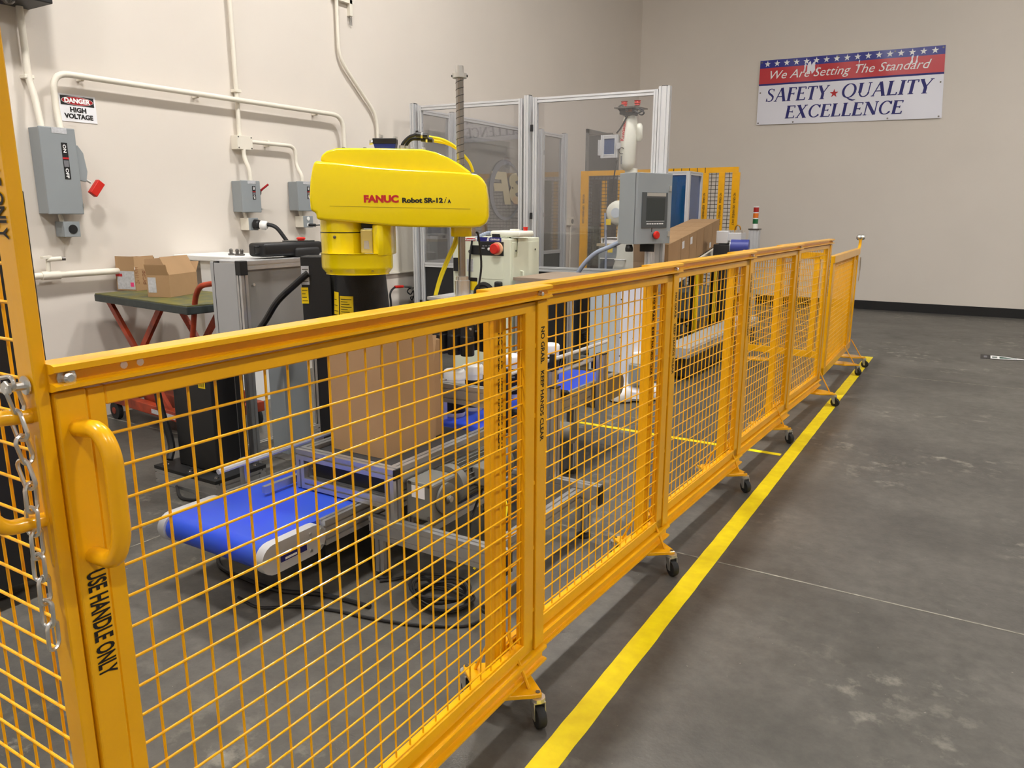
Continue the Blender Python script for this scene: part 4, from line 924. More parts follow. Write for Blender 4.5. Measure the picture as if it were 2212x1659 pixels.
q = at(1232, 935, X=-1.72); b = MB(); b.cyl((-1.84, q.y, q.z), (-1.70, q.y, q.z), .055, n=18); build(b, 'drum_motor', MOTOR, t, smooth=True)
# gear motor beside the upper conveyor
t = thing('gear_motor', 'grey finned gear motor with white label beside the raised conveyor', 'motor', (-1.7, 2.5, .27))
g = (-1.858, -1.725, 2.235, 2.40, .268, .425)
b = MB(); b.box(*g); gb = build(b, 'gearbox', MOTOR, t, bevel=.010)
b = MB(); b.box(g[0]+.03, g[0]+.095, g[2]-.001, g[2], .36, .41); b.v = [v for v in b.v]; build(b, 'rating_plate', PAPER, gb)
for x in (g[0]+.02, g[1]-.02):
    for z in (.285, .42): b = MB(); b.cyl((x, g[2], z), (x, g[2]-.004, z), .008, n=8); build(b, 'screw', DSTEEL, gb)
b = MB(); b.lathe((g[1], 2.315, .35), X1, [(.062, 0), (.062, .012), (.05, .016), (.022, .016), (.022, .012), (.015, .012), (.015, .03)], 22); build(b, 'output_flange', MOTOR, gb, smooth=True)
b = MB(); b.cyl((g[1]+.028, 2.315, .35), (g[1]+.034, 2.315, .35), .013, n=12); build(b, 'shaft_end', STEEL, gb)
b = MB(); b.cyl((-1.775, 2.40, .365), (-1.775, 2.44, .365), .083, n=24); build(b, 'motor_flange', MOTOR, t, smooth=True)
b = MB(); b.cyl((-1.775, 2.44, .365), (-1.775, 2.74, .365), .062, n=24); mo = build(b, 'motor_body', MOTOR, t, smooth=True)
for k in range(22):
    a = 2*math.pi*k/22; b = MB(); d = V(math.cos(a), 0, math.sin(a)); s_ = V(-math.sin(a), 0, math.cos(a)); c0 = V(-1.775, 2.45, .365)
    b.prism([(-.0018, .058), (.0018, .058), (.0018, .080), (-.0018, .080)], c0, s_, d, Y1, 0, .25); build(b, 'fin', MOTOR, mo)
b = MB(); b.cyl((-1.775, 2.71, .365), (-1.775, 2.80, .365), .084, n=24); build(b, 'fan_cover', MOTOR, t, bevel=.006, smooth=True)
b = MB(); b.box(-1.72, -1.65, 2.50, 2.62, .35, .43); build(b, 'terminal_box', MOTOR, t, bevel=.006)
b = MB(); b.tube(spline([(-1.66, 2.62, .36), (-1.63, 2.60, .30), (-1.60, 2.58, .22), (-1.62, 2.50, .10), (-1.66, 2.42, .012)], 6), .006, 6); build(b, 'yellow_green_cable', HOSEY, t, smooth=True)
b = MB(); b.tube(spline([(-1.72, 2.58, .30), (-1.70, 2.50, .26), (-1.69, 2.44, .2), (-1.68, 2.40, .08), (-1.72, 2.38, .014)], 6), .006, 6); build(b, 'cable', CABLE, t, smooth=True)
# cables on the floor
def floor_cable(pts, r, label):
    p = spline([at(x, y, Z=r+.001) for x, y in pts], 6); b = MB(); b.tube(p, r, 7)
    return build(b, 'floor_cable', CABLE, loc=tuple(p[0]), label=label, cat='cable', smooth=True)
floor_cable(((470, 1190), (478, 1225), (530, 1250), (600, 1275), (700, 1285), (800, 1310)), .009, 'thick black cable curving out from under the blue belt end')
floor_cable(((515, 1290), (560, 1312), (640, 1310), (720, 1318), (800, 1335), (900, 1350), (1000, 1352), (1040, 1340)), .006, 'long thin black cable looping across the floor by the base frame')
floor_cable(((820, 1255), (860, 1250), (900, 1240), (940, 1262)), .006, 'short black cable on the floor behind the cable coil')
floor_cable(((352, 985), (368, 1020), (382, 1050), (392, 1075), (430, 1080), (462, 1072)), .008, 'black cable running along the foot of the black cabinet')
t = thing('cable_coil', 'coil of black cable on the floor under the conveyor motor', 'cable coil', at(955, 1300, Z=0)); cc = at(955, 1300, Z=0)
for k in range(6):
    b = MB(); rr = .10+.012*(k % 3); b.tube([cc+V(rr*math.cos(a)+.01*math.sin(k), rr*.8*math.sin(a), .008+.011*k+.006*math.sin(3*a+k)) for a in [2*math.pi*i/24 for i in range(24)]], .0055, 6, closed=True); build(b, 'loop', CABLE, t, smooth=True)
# tall open box on the upper conveyor
cb = at(830, 992, Z=UZ-.017)
tc_, Mc = carton((cb.x, cb.y, UZ-.0165), 0, .295, .355, .335, 'tall open cardboard box standing on the raised conveyor', [('x1', 92, .15), ('y0', 91, .14), ('x0', 95, .14), ('y1', 80, .13)])
ce = at(930, 945, Z=UZ-.017)
carton((cb.x-.02, cb.y+.372, UZ-.0165), 0, .25, .05, .44, 'narrow brown box behind the tall open box on the conveyor')
# tubs
def tub(x, y, z, label):
    t = thing('tub', label, 'tub', (x, y, z), 'black and white tubs on the conveyor')
    r = .052; h = .195
    b = MB(); b.lathe((x, y, z), Z1, [(r*.93, 0), (r, .01), (r, h)], 28); build(b, 'jar', WHITE, t, smooth=True)
    b = MB(); 
    n = 26
    for k in range(n+1):
        a = R(-215+360*.80*k/n); b.v += [V(x+(r+.0008)*math.cos(a), y+(r+.0008)*math.sin(a), z+.022), V(x+(r+.0008)*math.cos(a), y+(r+.0008)*math.sin(a), z+h-.03)]
    b.f = [[2*k, 2*k+2, 2*k+3, 2*k+1] for k in range(n)]; build(b, 'label_wrap', INK, t, smooth=True)
    b = MB(); b.lathe((x, y, z+h-.004), Z1, [(r+.003, 0), (r+.003, .036), (r-.002, .044), (r-.010, .047), (r-.012, .044)], 28); build(b, 'lid', WHITE, t, smooth=True)
    o0 = V(x, y, z+.115); fit_text('B', 'lettering', PAPG, o0+(-R0*.024-F0*.0485), R0, Z1, .009, .015, t, bold=.01)
    b = MB(); plate(b, o0+(-R0*.008-F0*.0535), R0, Z1, .026, .010, .001); build(b, 'print', INKG, t)
    return t
tz = UZ-.018
for (px, py, lb) in ((983, 897, 'nearest white lidded tub behind the stop bar'), (1022, 884, 'second white lidded tub behind the stop bar'), (1060, 872, 'third white lidded tub, half behind the yellow stile'),
                   (1105, 856, 'white lidded tub seen just right of the lettered yellow stile'), (1136, 846, 'white lidded tub left of the fence joint'), (1188, 826, 'farthest white lidded tub, right of the fence joint')):
    p = at(px, py, Z=tz); tub(p.x, p.y, tz, lb)
# ================================================================== yellow four axis robot
Q = at(998, 600, Y=2.98); Q.z = 0                       # spindle axis
NB = -F0                                                 # arm side faces the camera
def sp(zx, zy, d=0):
    'side view of the arm (crop units) to (u, z) on the arm plane'
    p = atp(660+zx/5.267, 280+zy/5.267, Q, F0); return ((p-Q).dot(R0), p.z)
t = thing('scara_robot', 'yellow four axis robot with long arm on a black base', 'robot', (Q.x-.6, Q.y, 0))
lowp = [sp(*p) for p in ((125, 925), (112, 760), (120, 600), (145, 450), (170, 372), (420, 395), (800, 440), (1200, 468), (1600, 486), (1860, 505), (1960, 522), (2025, 565), (2062, 640), (2085, 800), (2090, 985), (2062, 1065), (2000, 1102), (1900, 1112), (1290, 1105), (990, 1092), (700, 1062), (400, 1040), (190, 1020), (185, 945))]
topp = [sp(*p) for p in ((215, 372), (232, 305), (290, 258), (400, 226), (900, 228), (1350, 238), (1500, 272), (1640, 332), (1780, 412), (1900, 500), (1860, 530), (1200, 500), (600, 460))]
b = MB(); b.prism(lowp, Q, R0, Z1, NB, -.115, .115); ac = build(b, 'arm_housing', ROBY, t, bevel=.022, seg=4, smooth=True, angle=60)
b = MB(); b.prism(topp, Q, R0, Z1, NB, -.088, .088); build(b, 'arm_cover', ROBY, t, bevel=.020, seg=4, smooth=True, angle=60)
def arm_line(z0, z1, m, x0, x1, th=.0015):
    a, c = sp(x0, z0), sp(x1, z1); g = MB(); g.prism([(a[0], a[1]-th), (c[0], c[1]-th), (c[0], c[1]+th), (a[0], a[1]+th)], Q, R0, Z1, NB, .1135, .1156); return build(g, 'seam', m, ac)
DKY = mat('seam_shadow_yellow', (.30, .20, .002), .6)
arm_line(872, 905, DKY, 340, 1890, .0008)
u0, z0 = sp(718, 828); u1, _ = sp(1102, 828)
fit_text('FANUC', 'lettering', INKR, Q+R0*u0+Z1*z0+NB*.1152, R0, Z1, u1-u0, .030, t, bold=.06, lift=.0012)
u2, z2 = sp(1140, 833); u3, _ = sp(1590, 838)
fit_text('Robot SR-12', 'lettering', INK, Q+R0*u2+Z1*z2+NB*.1152, R0, Z1, u3-u2, .021, t, bold=.05, lift=.0012)
u4, z4 = sp(1600, 838); u5, _ = sp(1632, 838)
fit_text('i', 'lettering', INK, Q+R0*u4+Z1*z4+NB*.1152, R0, Z1, u5-u4, .028, t, bold=.0, shear=.35, lift=.0012)
u6, z6 = sp(1640, 838); u7, _ = sp(1678, 838)
fit_text('A', 'lettering', INK, Q+R0*u6+Z1*z6+NB*.1152, R0, Z1, u7-u6, .016, t, bold=.05, lift=.0012)
# elbow joint and inner link, seen end on
uj, zj0 = sp(430, 1400); _, zj1 = sp(430, 1020); rj = sp(670, 1200)[0]-sp(430, 1200)[0]
J2 = Q+R0*uj
b = MB(); b.lathe((J2.x, J2.y, zj0), Z1, [(rj, 0), (rj, (zj1-zj0)*.60)], 32); build(b, 'elbow_lower', ROBY, t, smooth=True)
b = MB(); b.lathe((J2.x, J2.y, zj0+(zj1-zj0)*.60), Z1, [(rj-.003, 0), (rj-.003, .006)], 32); build(b, 'elbow_seam', BLACK, t)
b = MB(); b.lathe((J2.x, J2.y, zj0+(zj1-zj0)*.60+.005), Z1, [(rj+.001, 0), (rj+.001, zj1-zj0+.02-(zj1-zj0)*.6)], 32); build(b, 'elbow_upper', ROBY, t, smooth=True)
pb_ = J2+R0*(-.015)-F0*(rj-.004); b = MB(); b.lathe((pb_.x, pb_.y, sp(390, 1215)[1]), NB, [(.007, 0), (.007, .006), (.004, .007)], 12); build(b, 'elbow_plug', DSTEEL, t)
LX0, LX1 = sp(200, 1500)[0], sp(1002, 1500)[0]; zb, zm, zt = sp(500, 1634)[1], sp(500, 1565)[1], sp(500, 1398)[1]
lc = (LX0+LX1)/2; hw = (LX1-LX0)/2
def planpoly(sc=1.0):
    o = []
    for a in range(180, 361, 12): o.append((lc+hw*sc*math.cos(R(a)), -.02+.115*sc*math.sin(R(a))))
    return o+[(lc+hw*sc-.075, .38), (lc-hw*sc+.02, .38)]
b = MB(); P0, P1, P2 = planpoly(1), planpoly(1), planpoly(.86); k = len(P0)
vs = [Q+R0*a+F0*c+Z1*zt for a, c in P0]+[Q+R0*a+F0*c+Z1*zm for a, c in P1]+[Q+R0*a+F0*c+Z1*zb for a, c in P2]
b.add(vs, [list(range(k)), list(reversed(range(2*k, 3*k)))]+[(j*k+i, j*k+(i+1) % k, (j+1)*k+(i+1) % k, (j+1)*k+i) for j in range(2) for i in range(k)])
lk = build(b, 'inner_link', ROBY, t, bevel=.006, seg=2, smooth=True, angle=35)
for zx in (360, 580, 815):
    u_, z_ = sp(zx, 1588); p = Q+R0*u_-F0*.118; g = MB(); g.cyl((p.x, p.y, z_), (p-F0*.006).to_tuple()[:2]+(z_,), .006, n=10); build(g, 'cap_screw', DKY, lk)
cx0, cx1 = sp(800, 1200)[0], sp(993, 1200)[0]; zc = sp(900, 1080)[1]
b = MB(); b.prism([(cx0, -.09), (cx0+.03, -.112), (cx1-.03, -.10), (cx1, -.05), (cx1, .10), (cx0, .10)], Q, R0, F0, Z1, zt-.01, zc); build(b, 'link_column', ROBY, t, bevel=.006, smooth=True)
wx0, wx1 = sp(668, 1200)[0], sp(800, 1200)[0]; wz0, wz1 = sp(700, 1392)[1], sp(700, 1122)[1]
b = MB(); b.prism([(0, 0), (wx1-wx0, 0), (wx1-wx0, wz1-wz0-.004), (0, wz1-wz0-.004)], Q+R0*wx0+Z1*wz0, R0, Z1, NB, .03, .092); sv = build(b, 'link_cover', mat('pale_metal_yellow', rgb(214, 196, 120), .25, .5), t, bevel=.004)
b = MB(); b.prism([(.014, .018), (.040, .018), (.036, .055), (.016, .055)], Q+R0*wx0+Z1*wz0, R0, Z1, NB, .092, .0928); build(b, 'nameplate', STEEL, sv)
b = MB(); b.prism([(0, 0), (wx1-wx0, 0), (wx1-wx0, .03), (0, .03)], Q+R0*wx0+Z1*wz1, R0, Z1, NB, .0, .06); build(b, 'link_gap', BLACK, t)
# fittings on the arm top
tz_ = sp(900, 228)[1]; u_ = sp(920, 228)[0]
a0 = Q+R0*u_+NB*.02; Mv = Matrix(((R0.x, F0.x, 0, a0.x), (R0.y, F0.y, 0, a0.y), (0, 0, 1, tz_), (0, 0, 0, 1)))
b = MB(Mv); b.prism([(-.042, .0), (.045, .0), (.052, .036), (-.052, .036)], (0, 0, -.008), X1, Z1, Y1, -.03, .03); vb = build(b, 'valve_block', mat('valve_blue', rgb(28, 44, 120), .4), t, bevel=.002, seg=1)
b = MB(Mv); b.box(-.054, .052, -.032, .032, .022, .046); build(b, 'valve_top', BLACK, vb, bevel=.003)
for p, q in (((-.02, 0, .045), (-.02, 0, .062)), ((-.054, 0, .030), (-.072, 0, .030)), ((.045, 0, .04), (.045, 0, .055))):
    g = MB(Mv); g.cyl(p, q, .008, n=10); g.cyl((Vector(p)+Vector(q))/2, q, .011, n=6); build(g, 'air_fitting', STEEL, vb)
for zx in (450, 690, 1225, 1350):
    u_ = sp(zx, 228)[0]; p = Q+R0*u_+NB*.03; g = MB(); g.lathe((p.x, p.y, tz_-.004), Z1, [(.010, 0), (.010, .008), (.006, .012)], 10); build(g, 'eye_plug', DSTEEL if zx < 1000 else STEEL, t)
for k in range(2):
    pts = [(1105+k*38, 222), (1115+k*38, 165), (1180+k*30, 95+k*15), (1260+k*50, 62+k*45)]
    pp = [Q+R0*sp(*p)[0]+Z1*sp(*p)[1]+NB*(.02-k*.02) for p in pts]
    g = MB(); g.tube(spline(pp, 5), .0075, 8); el = build(g, 'air_elbow', BLACK, t, smooth=True)
    g = MB(); g.cyl(pp[0]-Z1*.01, pp[0]+Z1*.014, .012, n=8); build(g, 'nut', STEEL, el)
    e0, e1 = (1265+k*50, 62+k*42), (1395+k*50, 78+k*42)
    c0, c1 = (Q+R0*sp(*p)[0]+Z1*sp(*p)[1]+NB*(.02-k*.02) for p in (e0, e1))
    g = MB(); g.cyl(c0, c0.lerp(c1, .45), .012, n=10); g.cyl(c0.lerp(c1, .55), c1, .011, n=10); build(g, 'quick_coupling', BLACK, el)
    g = MB(); g.cyl(c0.lerp(c1, .43), c0.lerp(c1, .58), .013, n=8); build(g, 'coupling_collar', STEEL, el)
    hs = [(1400+k*50, 78+k*42), (1560+k*30, 110+k*35), (1700, 190+k*8), (1790, 280), (1860, 370), (1895, 470)]
    pp = [Q+R0*sp(*p)[0]+Z1*sp(*p)[1]-NB*(.02+.012*i+k*.02) for i, p in enumerate(hs)]
    g = MB(); g.tube(spline(pp, 6), .0065, 8); build(g, 'air_hose', HOSEY, t, smooth=True)
# spindle
sz1, sz0 = at(998, 142, Y=2.98).z, at(998, 606, Y=2.98).z
hb = sp(1780, 1215)[1]; ht_ = sp(1780, 1100)[1]
b = MB(); b.prism(rrect(.098, .10, .03, 5), (Q.x, Q.y, hb), R0, F0, Z1, 0, ht_-hb+.02); build(b, 'spindle_collar', ROBY, t, bevel=.004, smooth=True)
b = MB(); b.lathe((Q.x, Q.y, sz0), Z1, [(.0175, 0), (.0175, sz1-sz0)], 20); spd = build(b, 'spindle', mat('spindle_steel', (.34, .32, .30), .25, .9), t, smooth=True)
for k in range(1):
    b = MB(); n = 160; zs = sp(1780, 480)[1]
    b.tube([(Q.x+.0176*math.cos(a), Q.y+.0176*math.sin(a), zs+(sz1-.03-zs)*i/n) for i, a in ((i, 2*math.pi*i/n*14+k*math.pi) for i in range(n+1))], .0016, 5); build(b, 'ball_screw_thread', BLACK, spd)
b = MB(); b.lathe((Q.x, Q.y, sz1-.052), Z1, [(.022, 0), (.033, .001), (.033, .020), (.022, .021), (.019, .021), (.019, .052), (.015, .054)], 22); build(b, 'stop_collar', STEEL, t, smooth=True)
for s_ in (-1, 1): b = MB(); p = Q+R0*s_*.033; b.cyl((p.x, p.y, sz1-.042), (p+R0*s_*.004).to_tuple()[:2]+(sz1-.042,), .005, n=8); build(b, 'set_screw', BLACK, t)
b = MB(); b.lathe((Q.x, Q.y, at(998, 640, Y=2.98).z), Z1, [(.036, 0), (.036, .075), (.030, .078), (.030, .095), (.020, .097)], 24); build(b, 'tool_flange', STEEL, t, smooth=True)
# gripper
ez = at(998, 640, Y=2.98).z
b = MB(); b.box(Q.x-.135, Q.x+.135, Q.y-.10, Q.y+.12, ez-.016, ez); gp = build(b, 'gripper_plate', ALUP, t, bevel=.002, seg=1)
b = MB(); b.ext((Q.x-.10, Q.y-.08, ez-.038), (Q.x+.135, Q.y-.08, ez-.038), .04, .044); b.ext((Q.x-.10, Q.y+.10, ez-.038), (Q.x+.135, Q.y+.10, ez-.038), .04, .044); build(b, 'gripper_beam', ALU, gp)
b = MB(); b.box(Q.x-.135, Q.x-.10, Q.y-.10, Q.y-.06, ez-.062, ez-.014); build(b, 'beam_cap', BLACK, gp)
for (dx, dy) in ((-.075, -.07), (.0, -.07), (.075, -.07), (-.075, .08), (.0, .08), (.075, .08)):
    zc_ = at(990, 765, Y=2.92).z; cxx, cyy = Q.x+dx, Q.y+dy
    b = MB(); b.box(cxx-.022, cxx+.022, cyy-.022, cyy+.022, zc_+.085, ez-.058); cu_ = build(b, 'air_cylinder', BLK2, gp)
    b = MB(); b.lathe((cxx, cyy, zc_), Z1, [(.030, 0), (.033, .004), (.033, .09), (.02, .1)], 18); build(b, 'suction_cup', BLACK, gp, smooth=True)
    b = MB(); b.cyl((cxx+.022, cyy-.012, zc_+.13), (cxx+.03, cyy-.012, zc_+.13), .006, n=8); b.cyl((cxx+.0, cyy-.022, zc_+.16), (cxx, cyy-.032, zc_+.16), .006, n=8); build(b, 'fitting', STEEL, cu_)
g = MB(); n0 = Q-F0*.0
for k in range(2):
    pp = [atp(x, y, Q+F0*.05, F0) for x, y in ((994-k*5, 470), (988-k*6, 520), (970-k*5, 560), (952-k*4, 605), (936-k*2, 650))]; pp[-1].z = ez-.05
    g = MB(); g.tube(spline(pp, 6), .0065, 8); build(g, 'air_hose', HOSEY, t, smooth=True)
g = MB(); g.tube(spline([(Q.x+.05, Q.y+.05, ez), (Q.x+.07, Q.y+.06, ez+.14), (Q.x+.062, Q.y+.05, hb+.0), (Q.x+.05, Q.y+.05, hb+.02)], 6), .005, 6); build(g, 'sensor_lead', CABLE, t, smooth=True)
# base and pedestal
J1 = J2+F0*.36
def bp(px, py): p = atp(px, py, J1, F0); return ((p-J1).dot(R0), p.z)
bz = bp(760, 692)[1]; bt = zb+.01
rb0, rb1 = (bp(845, 690)[0]-bp(722, 690)[0])/2, (bp(828, 590)[0]-bp(722, 590)[0])/2; cu0 = (bp(845, 690)[0]+bp(720, 690)[0])/2
BC = J1+R0*cu0; BC.z = 0
b = MB(); b.lathe((BC.x, BC.y, bz), Z1, [(rb0, 0), (rb0*.99, .02), (rb1, bt-bz)], 32); build(b, 'base_column', BLK2, t, smooth=True)
b = MB(); b.prism(rrect(.50, .46, .05, 4), (BC.x-.035, BC.y, bz-.028), R0, F0, Z1, 0, .028); fl = build(b, 'base_flange', BLK2, t, bevel=.004)
for dx, dy in ((-.19, -.16), (.13, -.16), (-.19, .16), (.13, .16)):
    p = BC+R0*dx+F0*dy; g = MB(); g.lathe((p.x, p.y, bz), Z1, [(.024, 0), (.024, .006), (.015, .006), (.015, .024)], 14); build(g, 'anchor_bolt', DSTEEL, fl)
cu1, cu2 = bp(657, 620)[0], bp(720, 620)[0]; ctz = bp(680, 553)[1]
b = MB(); b.prism([(cu1, -.05), (cu2, -.05), (cu2, .09), (cu1, .09)], J1, R0, F0, Z1, bz, ctz); cb_ = build(b, 'connector_housing', BLK2, t, bevel=.005)
b = MB(); b.prism([(bp(688, 470)[0], .02), (bp(700, 470)[0], .02), (bp(700, 470)[0], .08), (bp(688, 470)[0], .08)], J1, R0, F0, Z1, ctz, bp(690, 460)[1]); build(b, 'cable_riser', BLACK, t, bevel=.003)
def stick(x0, y0, x1, y1, m, dep, nm='sticker', lines=0):
    a, c = bp(x0, y1), bp(x1, y0); g = MB(); g.prism([(0, 0), (c[0]-a[0], 0), (c[0]-a[0], c[1]-a[1]), (0, c[1]-a[1])], J1+R0*a[0]+Z1*a[1], R0, Z1, NB, dep, dep+.001); s_ = build(g, nm, m, t)
    for k in range(lines):
        f = (k+.7)/(lines+.6); h_ = (c[1]-a[1]); g = MB(); g.prism([(.004, 0), ((c[0]-a[0])*(.9-.15*(k % 3)), 0), ((c[0]-a[0])*(.9-.15*(k % 3)), h_*.035), (.004, h_*.035)], J1+R0*a[0]+Z1*(a[1]+h_*f), R0, Z1, NB, dep+.001, dep+.0015); build(g, 'print_line', INK, s_)
stick(658, 573, 672, 613, PAPG, .051, 'rating_plate', 4); stick(658, 619, 671, 653, STKY, .051, 'caution_sticker', 4)
dfr = rb0*.93-F0.dot(BC-J1)
b = MB()
def cone_sticker(px0, py0, px1, py1, nm, m, lines):
    'sticker wrapped on the base column'
    u0_, z1_ = bp(px0, py0); u1_, z0_ = bp(px1, py1); u0_ -= cu0; u1_ -= cu0; N = 6; g = MB()
    for i in range(N+1):
        for z_ in (z0_, z1_):
            r_ = rb0*.99+(rb1-rb0*.99)*max(0, (z_-bz-.02)/(bt-bz-.02))+.0015; u_ = (u0_+(u1_-u0_)*i/N)*.93; g.v.append(BC+R0*u_-F0*math.sqrt(max(1e-6, r_*r_-u_*u_))+Z1*z_)
    g.f = [[2*i, 2*i+2, 2*i+3, 2*i+1] for i in range(N)]; s_ = build(g, nm, m, t)
    for k in range(lines):
        g = MB(); z_ = z0_+(z1_-z0_)*(k+.6)/(lines+1); r_ = rb0*.99+(rb1-rb0*.99)*max(0, (z_-bz-.02)/(bt-bz-.02))+.0028
        for i in range(N+1):
            u_ = (u0_+(u1_-u0_)*(.08+.8*(1-.18*(k % 3))*i/N))*.93
            for dz in (0, .003): g.v.append(BC+R0*u_-F0*math.sqrt(max(1e-6, r_*r_-u_*u_))+Z1*(z_+dz))
        g.f = [[2*i, 2*i+2, 2*i+3, 2*i+1] for i in range(N)]; build(g, 'print_line', INK, s_)
cone_sticker(723, 627, 740, 674, 'caution_sticker', STKY, 3); cone_sticker(741, 634, 776, 676, 'caution_sticker', STKY, 7)
p = BC+R0*((bp(731, 650)[0]-cu0)*.93); 
# black cable from the connector housing down to the cabinet foot
pp = [atp(x, y, J1-F0*.06, F0) for x, y in ((665, 590), (640, 612), (600, 650), (575, 690), (555, 720), (535, 760))]
b = MB(); b.tube(spline(pp, 6), .017, 9); build(b, 'power_cable', CABLE, t, smooth=True)
ped = thing('robot_pedestal', 'black steel pedestal carrying the yellow robot', 'pedestal', (BC.x-.03, BC.y, 0)); pc = BC-R0*.04
b = MB(); b.prism(rrect(.34, .34, .01, 2), pc, R0, F0, Z1, .02, bz-.052); build(b, 'column', BLACK, ped)
b = MB(); b.prism(rrect(.62, .54, .01, 2), pc, R0, F0, Z1, bz-.052, bz-.0285); build(b, 'top_plate', BLK2, ped)
b = MB(); b.prism(rrect(.50, .48, .01, 2), pc, R0, F0, Z1, 0, .02); build(b, 'foot_plate', BLK2, ped)
# ================================================================== pale robot controller
KX0, KX1, KY0, KY1, KZ = -3.89, -3.31, 5.40, 5.88, 1.252
K = lambda x, y: at(x, y, Y=KY0)
t = thing('robot_controller', 'pale green robot controller cabinet with red stop button', 'controller', (-3.6, 5.4, 0))
b = MB(); b.box(KX0, KX1, KY0, KY1, .07, KZ); kb = build(b, 'body', KAWA, t, bevel=.006)
for x in (KX0+.06, KX1-.06):
    for y in (KY0+.06, KY1-.06): b = MB(); b.cyl((x, y, 0), (x, y, .07), .03, n=12); build(b, 'foot', RUB, t)
def kplate(x0, y0, x1, y1, m, nm, th=.004, par=None):
    a, c = K(x0, y1), K(x1, y0); g = MB(); g.box(a.x, c.x, KY0-th, KY0, a.z, c.z); return build(g, nm, m, par or t)
kplate(1029, 552, 1087, 601, KAWA, 'service_panel', .003)
op = kplate(1037, 523, 1088, 551, BLACK, 'operator_panel', .006)
kplate(1021, 530, 1038, 549, BLACK, 'cable_guide', .02)
lb = kplate(1031, 513, 1083, 521, INKN, 'blue_label', .003)
a = K(1052, 520); fit_text('E', 'lettering', INKW, (a.x, KY0-.003, a.z), X1, Z1, .03, .028, t, bold=.05, shear=.3, lift=.0015)
a = K(1060, 519); c = K(1080, 519); fit_text('CONTROLLER', 'lettering', INKW, (a.x, KY0-.003, a.z), X1, Z1, c.x-a.x, .014, t, bold=.03, lift=.0015)
rl = kplate(1005, 514, 1027, 520, INKR, 'red_label', .003); a = K(1006, 519); c = K(1026, 519)
fit_text('Kawasaki', 'lettering', INKW, (a.x, KY0-.003, a.z+.001), X1, Z1, c.x-a.x, .016, t, bold=.02, lift=.0015)
p = K(1076, 537)
b = MB(); b.lathe((p.x, KY0-.006, p.z), -Y1, [(.052, 0), (.052, .02)], 24); build(b, 'button_collar', mat('pale_peach', rgb(240, 190, 150), .4), op)
b = MB(); b.lathe((p.x, KY0-.024, p.z), -Y1, [(.03, 0), (.03, .015), (.043, .018), (.043, .04), (.036, .046)], 24); build(b, 'stop_button', RED, op, smooth=True)
p = K(1058, 538); b = MB(); b.lathe((p.x, KY0-.006, p.z), -Y1, [(.012, 0), (.012, .012), (.008, .014)], 14); build(b, 'white_button', WHITE, op)
p = K(1045, 536); b = MB(); b.box(p.x-.012, p.x+.012, KY0-.014, KY0-.006, p.z-.004, p.z+.004); build(b, 'selector', PAPG, op)
for x in (1045, 1051, 1058): p = K(x, 531); b = MB(); b.box(p.x-.009, p.x+.009, KY0-.0068, KY0-.006, p.z-.005, p.z+.005); build(b, 'print', INKG, op)
p = K(1015, 543); b = MB(); b.cyl((p.x, KY0-.006, p.z), (p.x, KY0, p.z), .013, n=14); build(b, 'lock', DSTEEL, t)
kplate(984, 557, 1000, 585, BLACK, 'breaker_switch', .03)
kplate(1009, 560, 1022, 586, PAPG, 'paper_label', .003)
st = kplate(1012, 600, 1031, 626, STKY, 'caution_sticker', .003); kplate(1012, 600, 1031, 607, INK, 'caution_header', .0045, st)
p = K(1050, 628)
b = MB(); b.tube([(p.x+.085*math.cos(R(a_)), KY0-.03, p.z-.03+.085*math.sin(R(a_))) for a_ in range(0, 181, 12)], .022, 8); build(b, 'cable_port', BLACK, t, smooth=True)
p = K(1080, 622); b = MB(); b.box(p.x-.03, p.x+.03, KY0-.05, KY0, p.z-.06, p.z+.055); build(b, 'connector', BLACK, t, bevel=.012)
b = MB(); b.box(KX1, KX1+.004, KY0+.02, KY1-.02, .12, KZ-.03); sp_ = build(b, 'side_panel', KAWA, t, bevel=.002, seg=1)
for y, z in ((KY0+.08, KZ-.10), (KY1-.08, KZ-.10)): b = MB(); b.cyl((KX1+.004, y, z), (KX1+.008, y, z), .008, n=8); build(b, 'screw', DSTEEL, sp_)
b = MB(); b.tube(fillet([(KX1, KY0+.16, .98), (KX1+.03, KY0+.16, .98), (KX1+.03, KY0+.16, .80), (KX1, KY0+.16, .80)], .01, 3), .006, 8); build(b, 'side_handle', KAWA, t)
b = MB(); b.tube([(KX1-.06, KY0+.08+.022*math.cos(a_), KZ+.028+.026*math.sin(a_)) for a_ in [2*math.pi*i/16 for i in range(16)]], .006, 8, closed=True); build(b, 'lifting_eye', STEEL, t, smooth=True)
Mt = Matrix.Translation((KX1+.012, KY0+.10, KZ-.07)) @ Matrix.Rotation(R(-60), 4, 'Z') @ Matrix.Rotation(R(-24), 4, 'Y')
b = MB(Mt); b.box(-.028, .028, 0, .0012, -.075, .075); build(b, 'paper_tag', TAG, t)
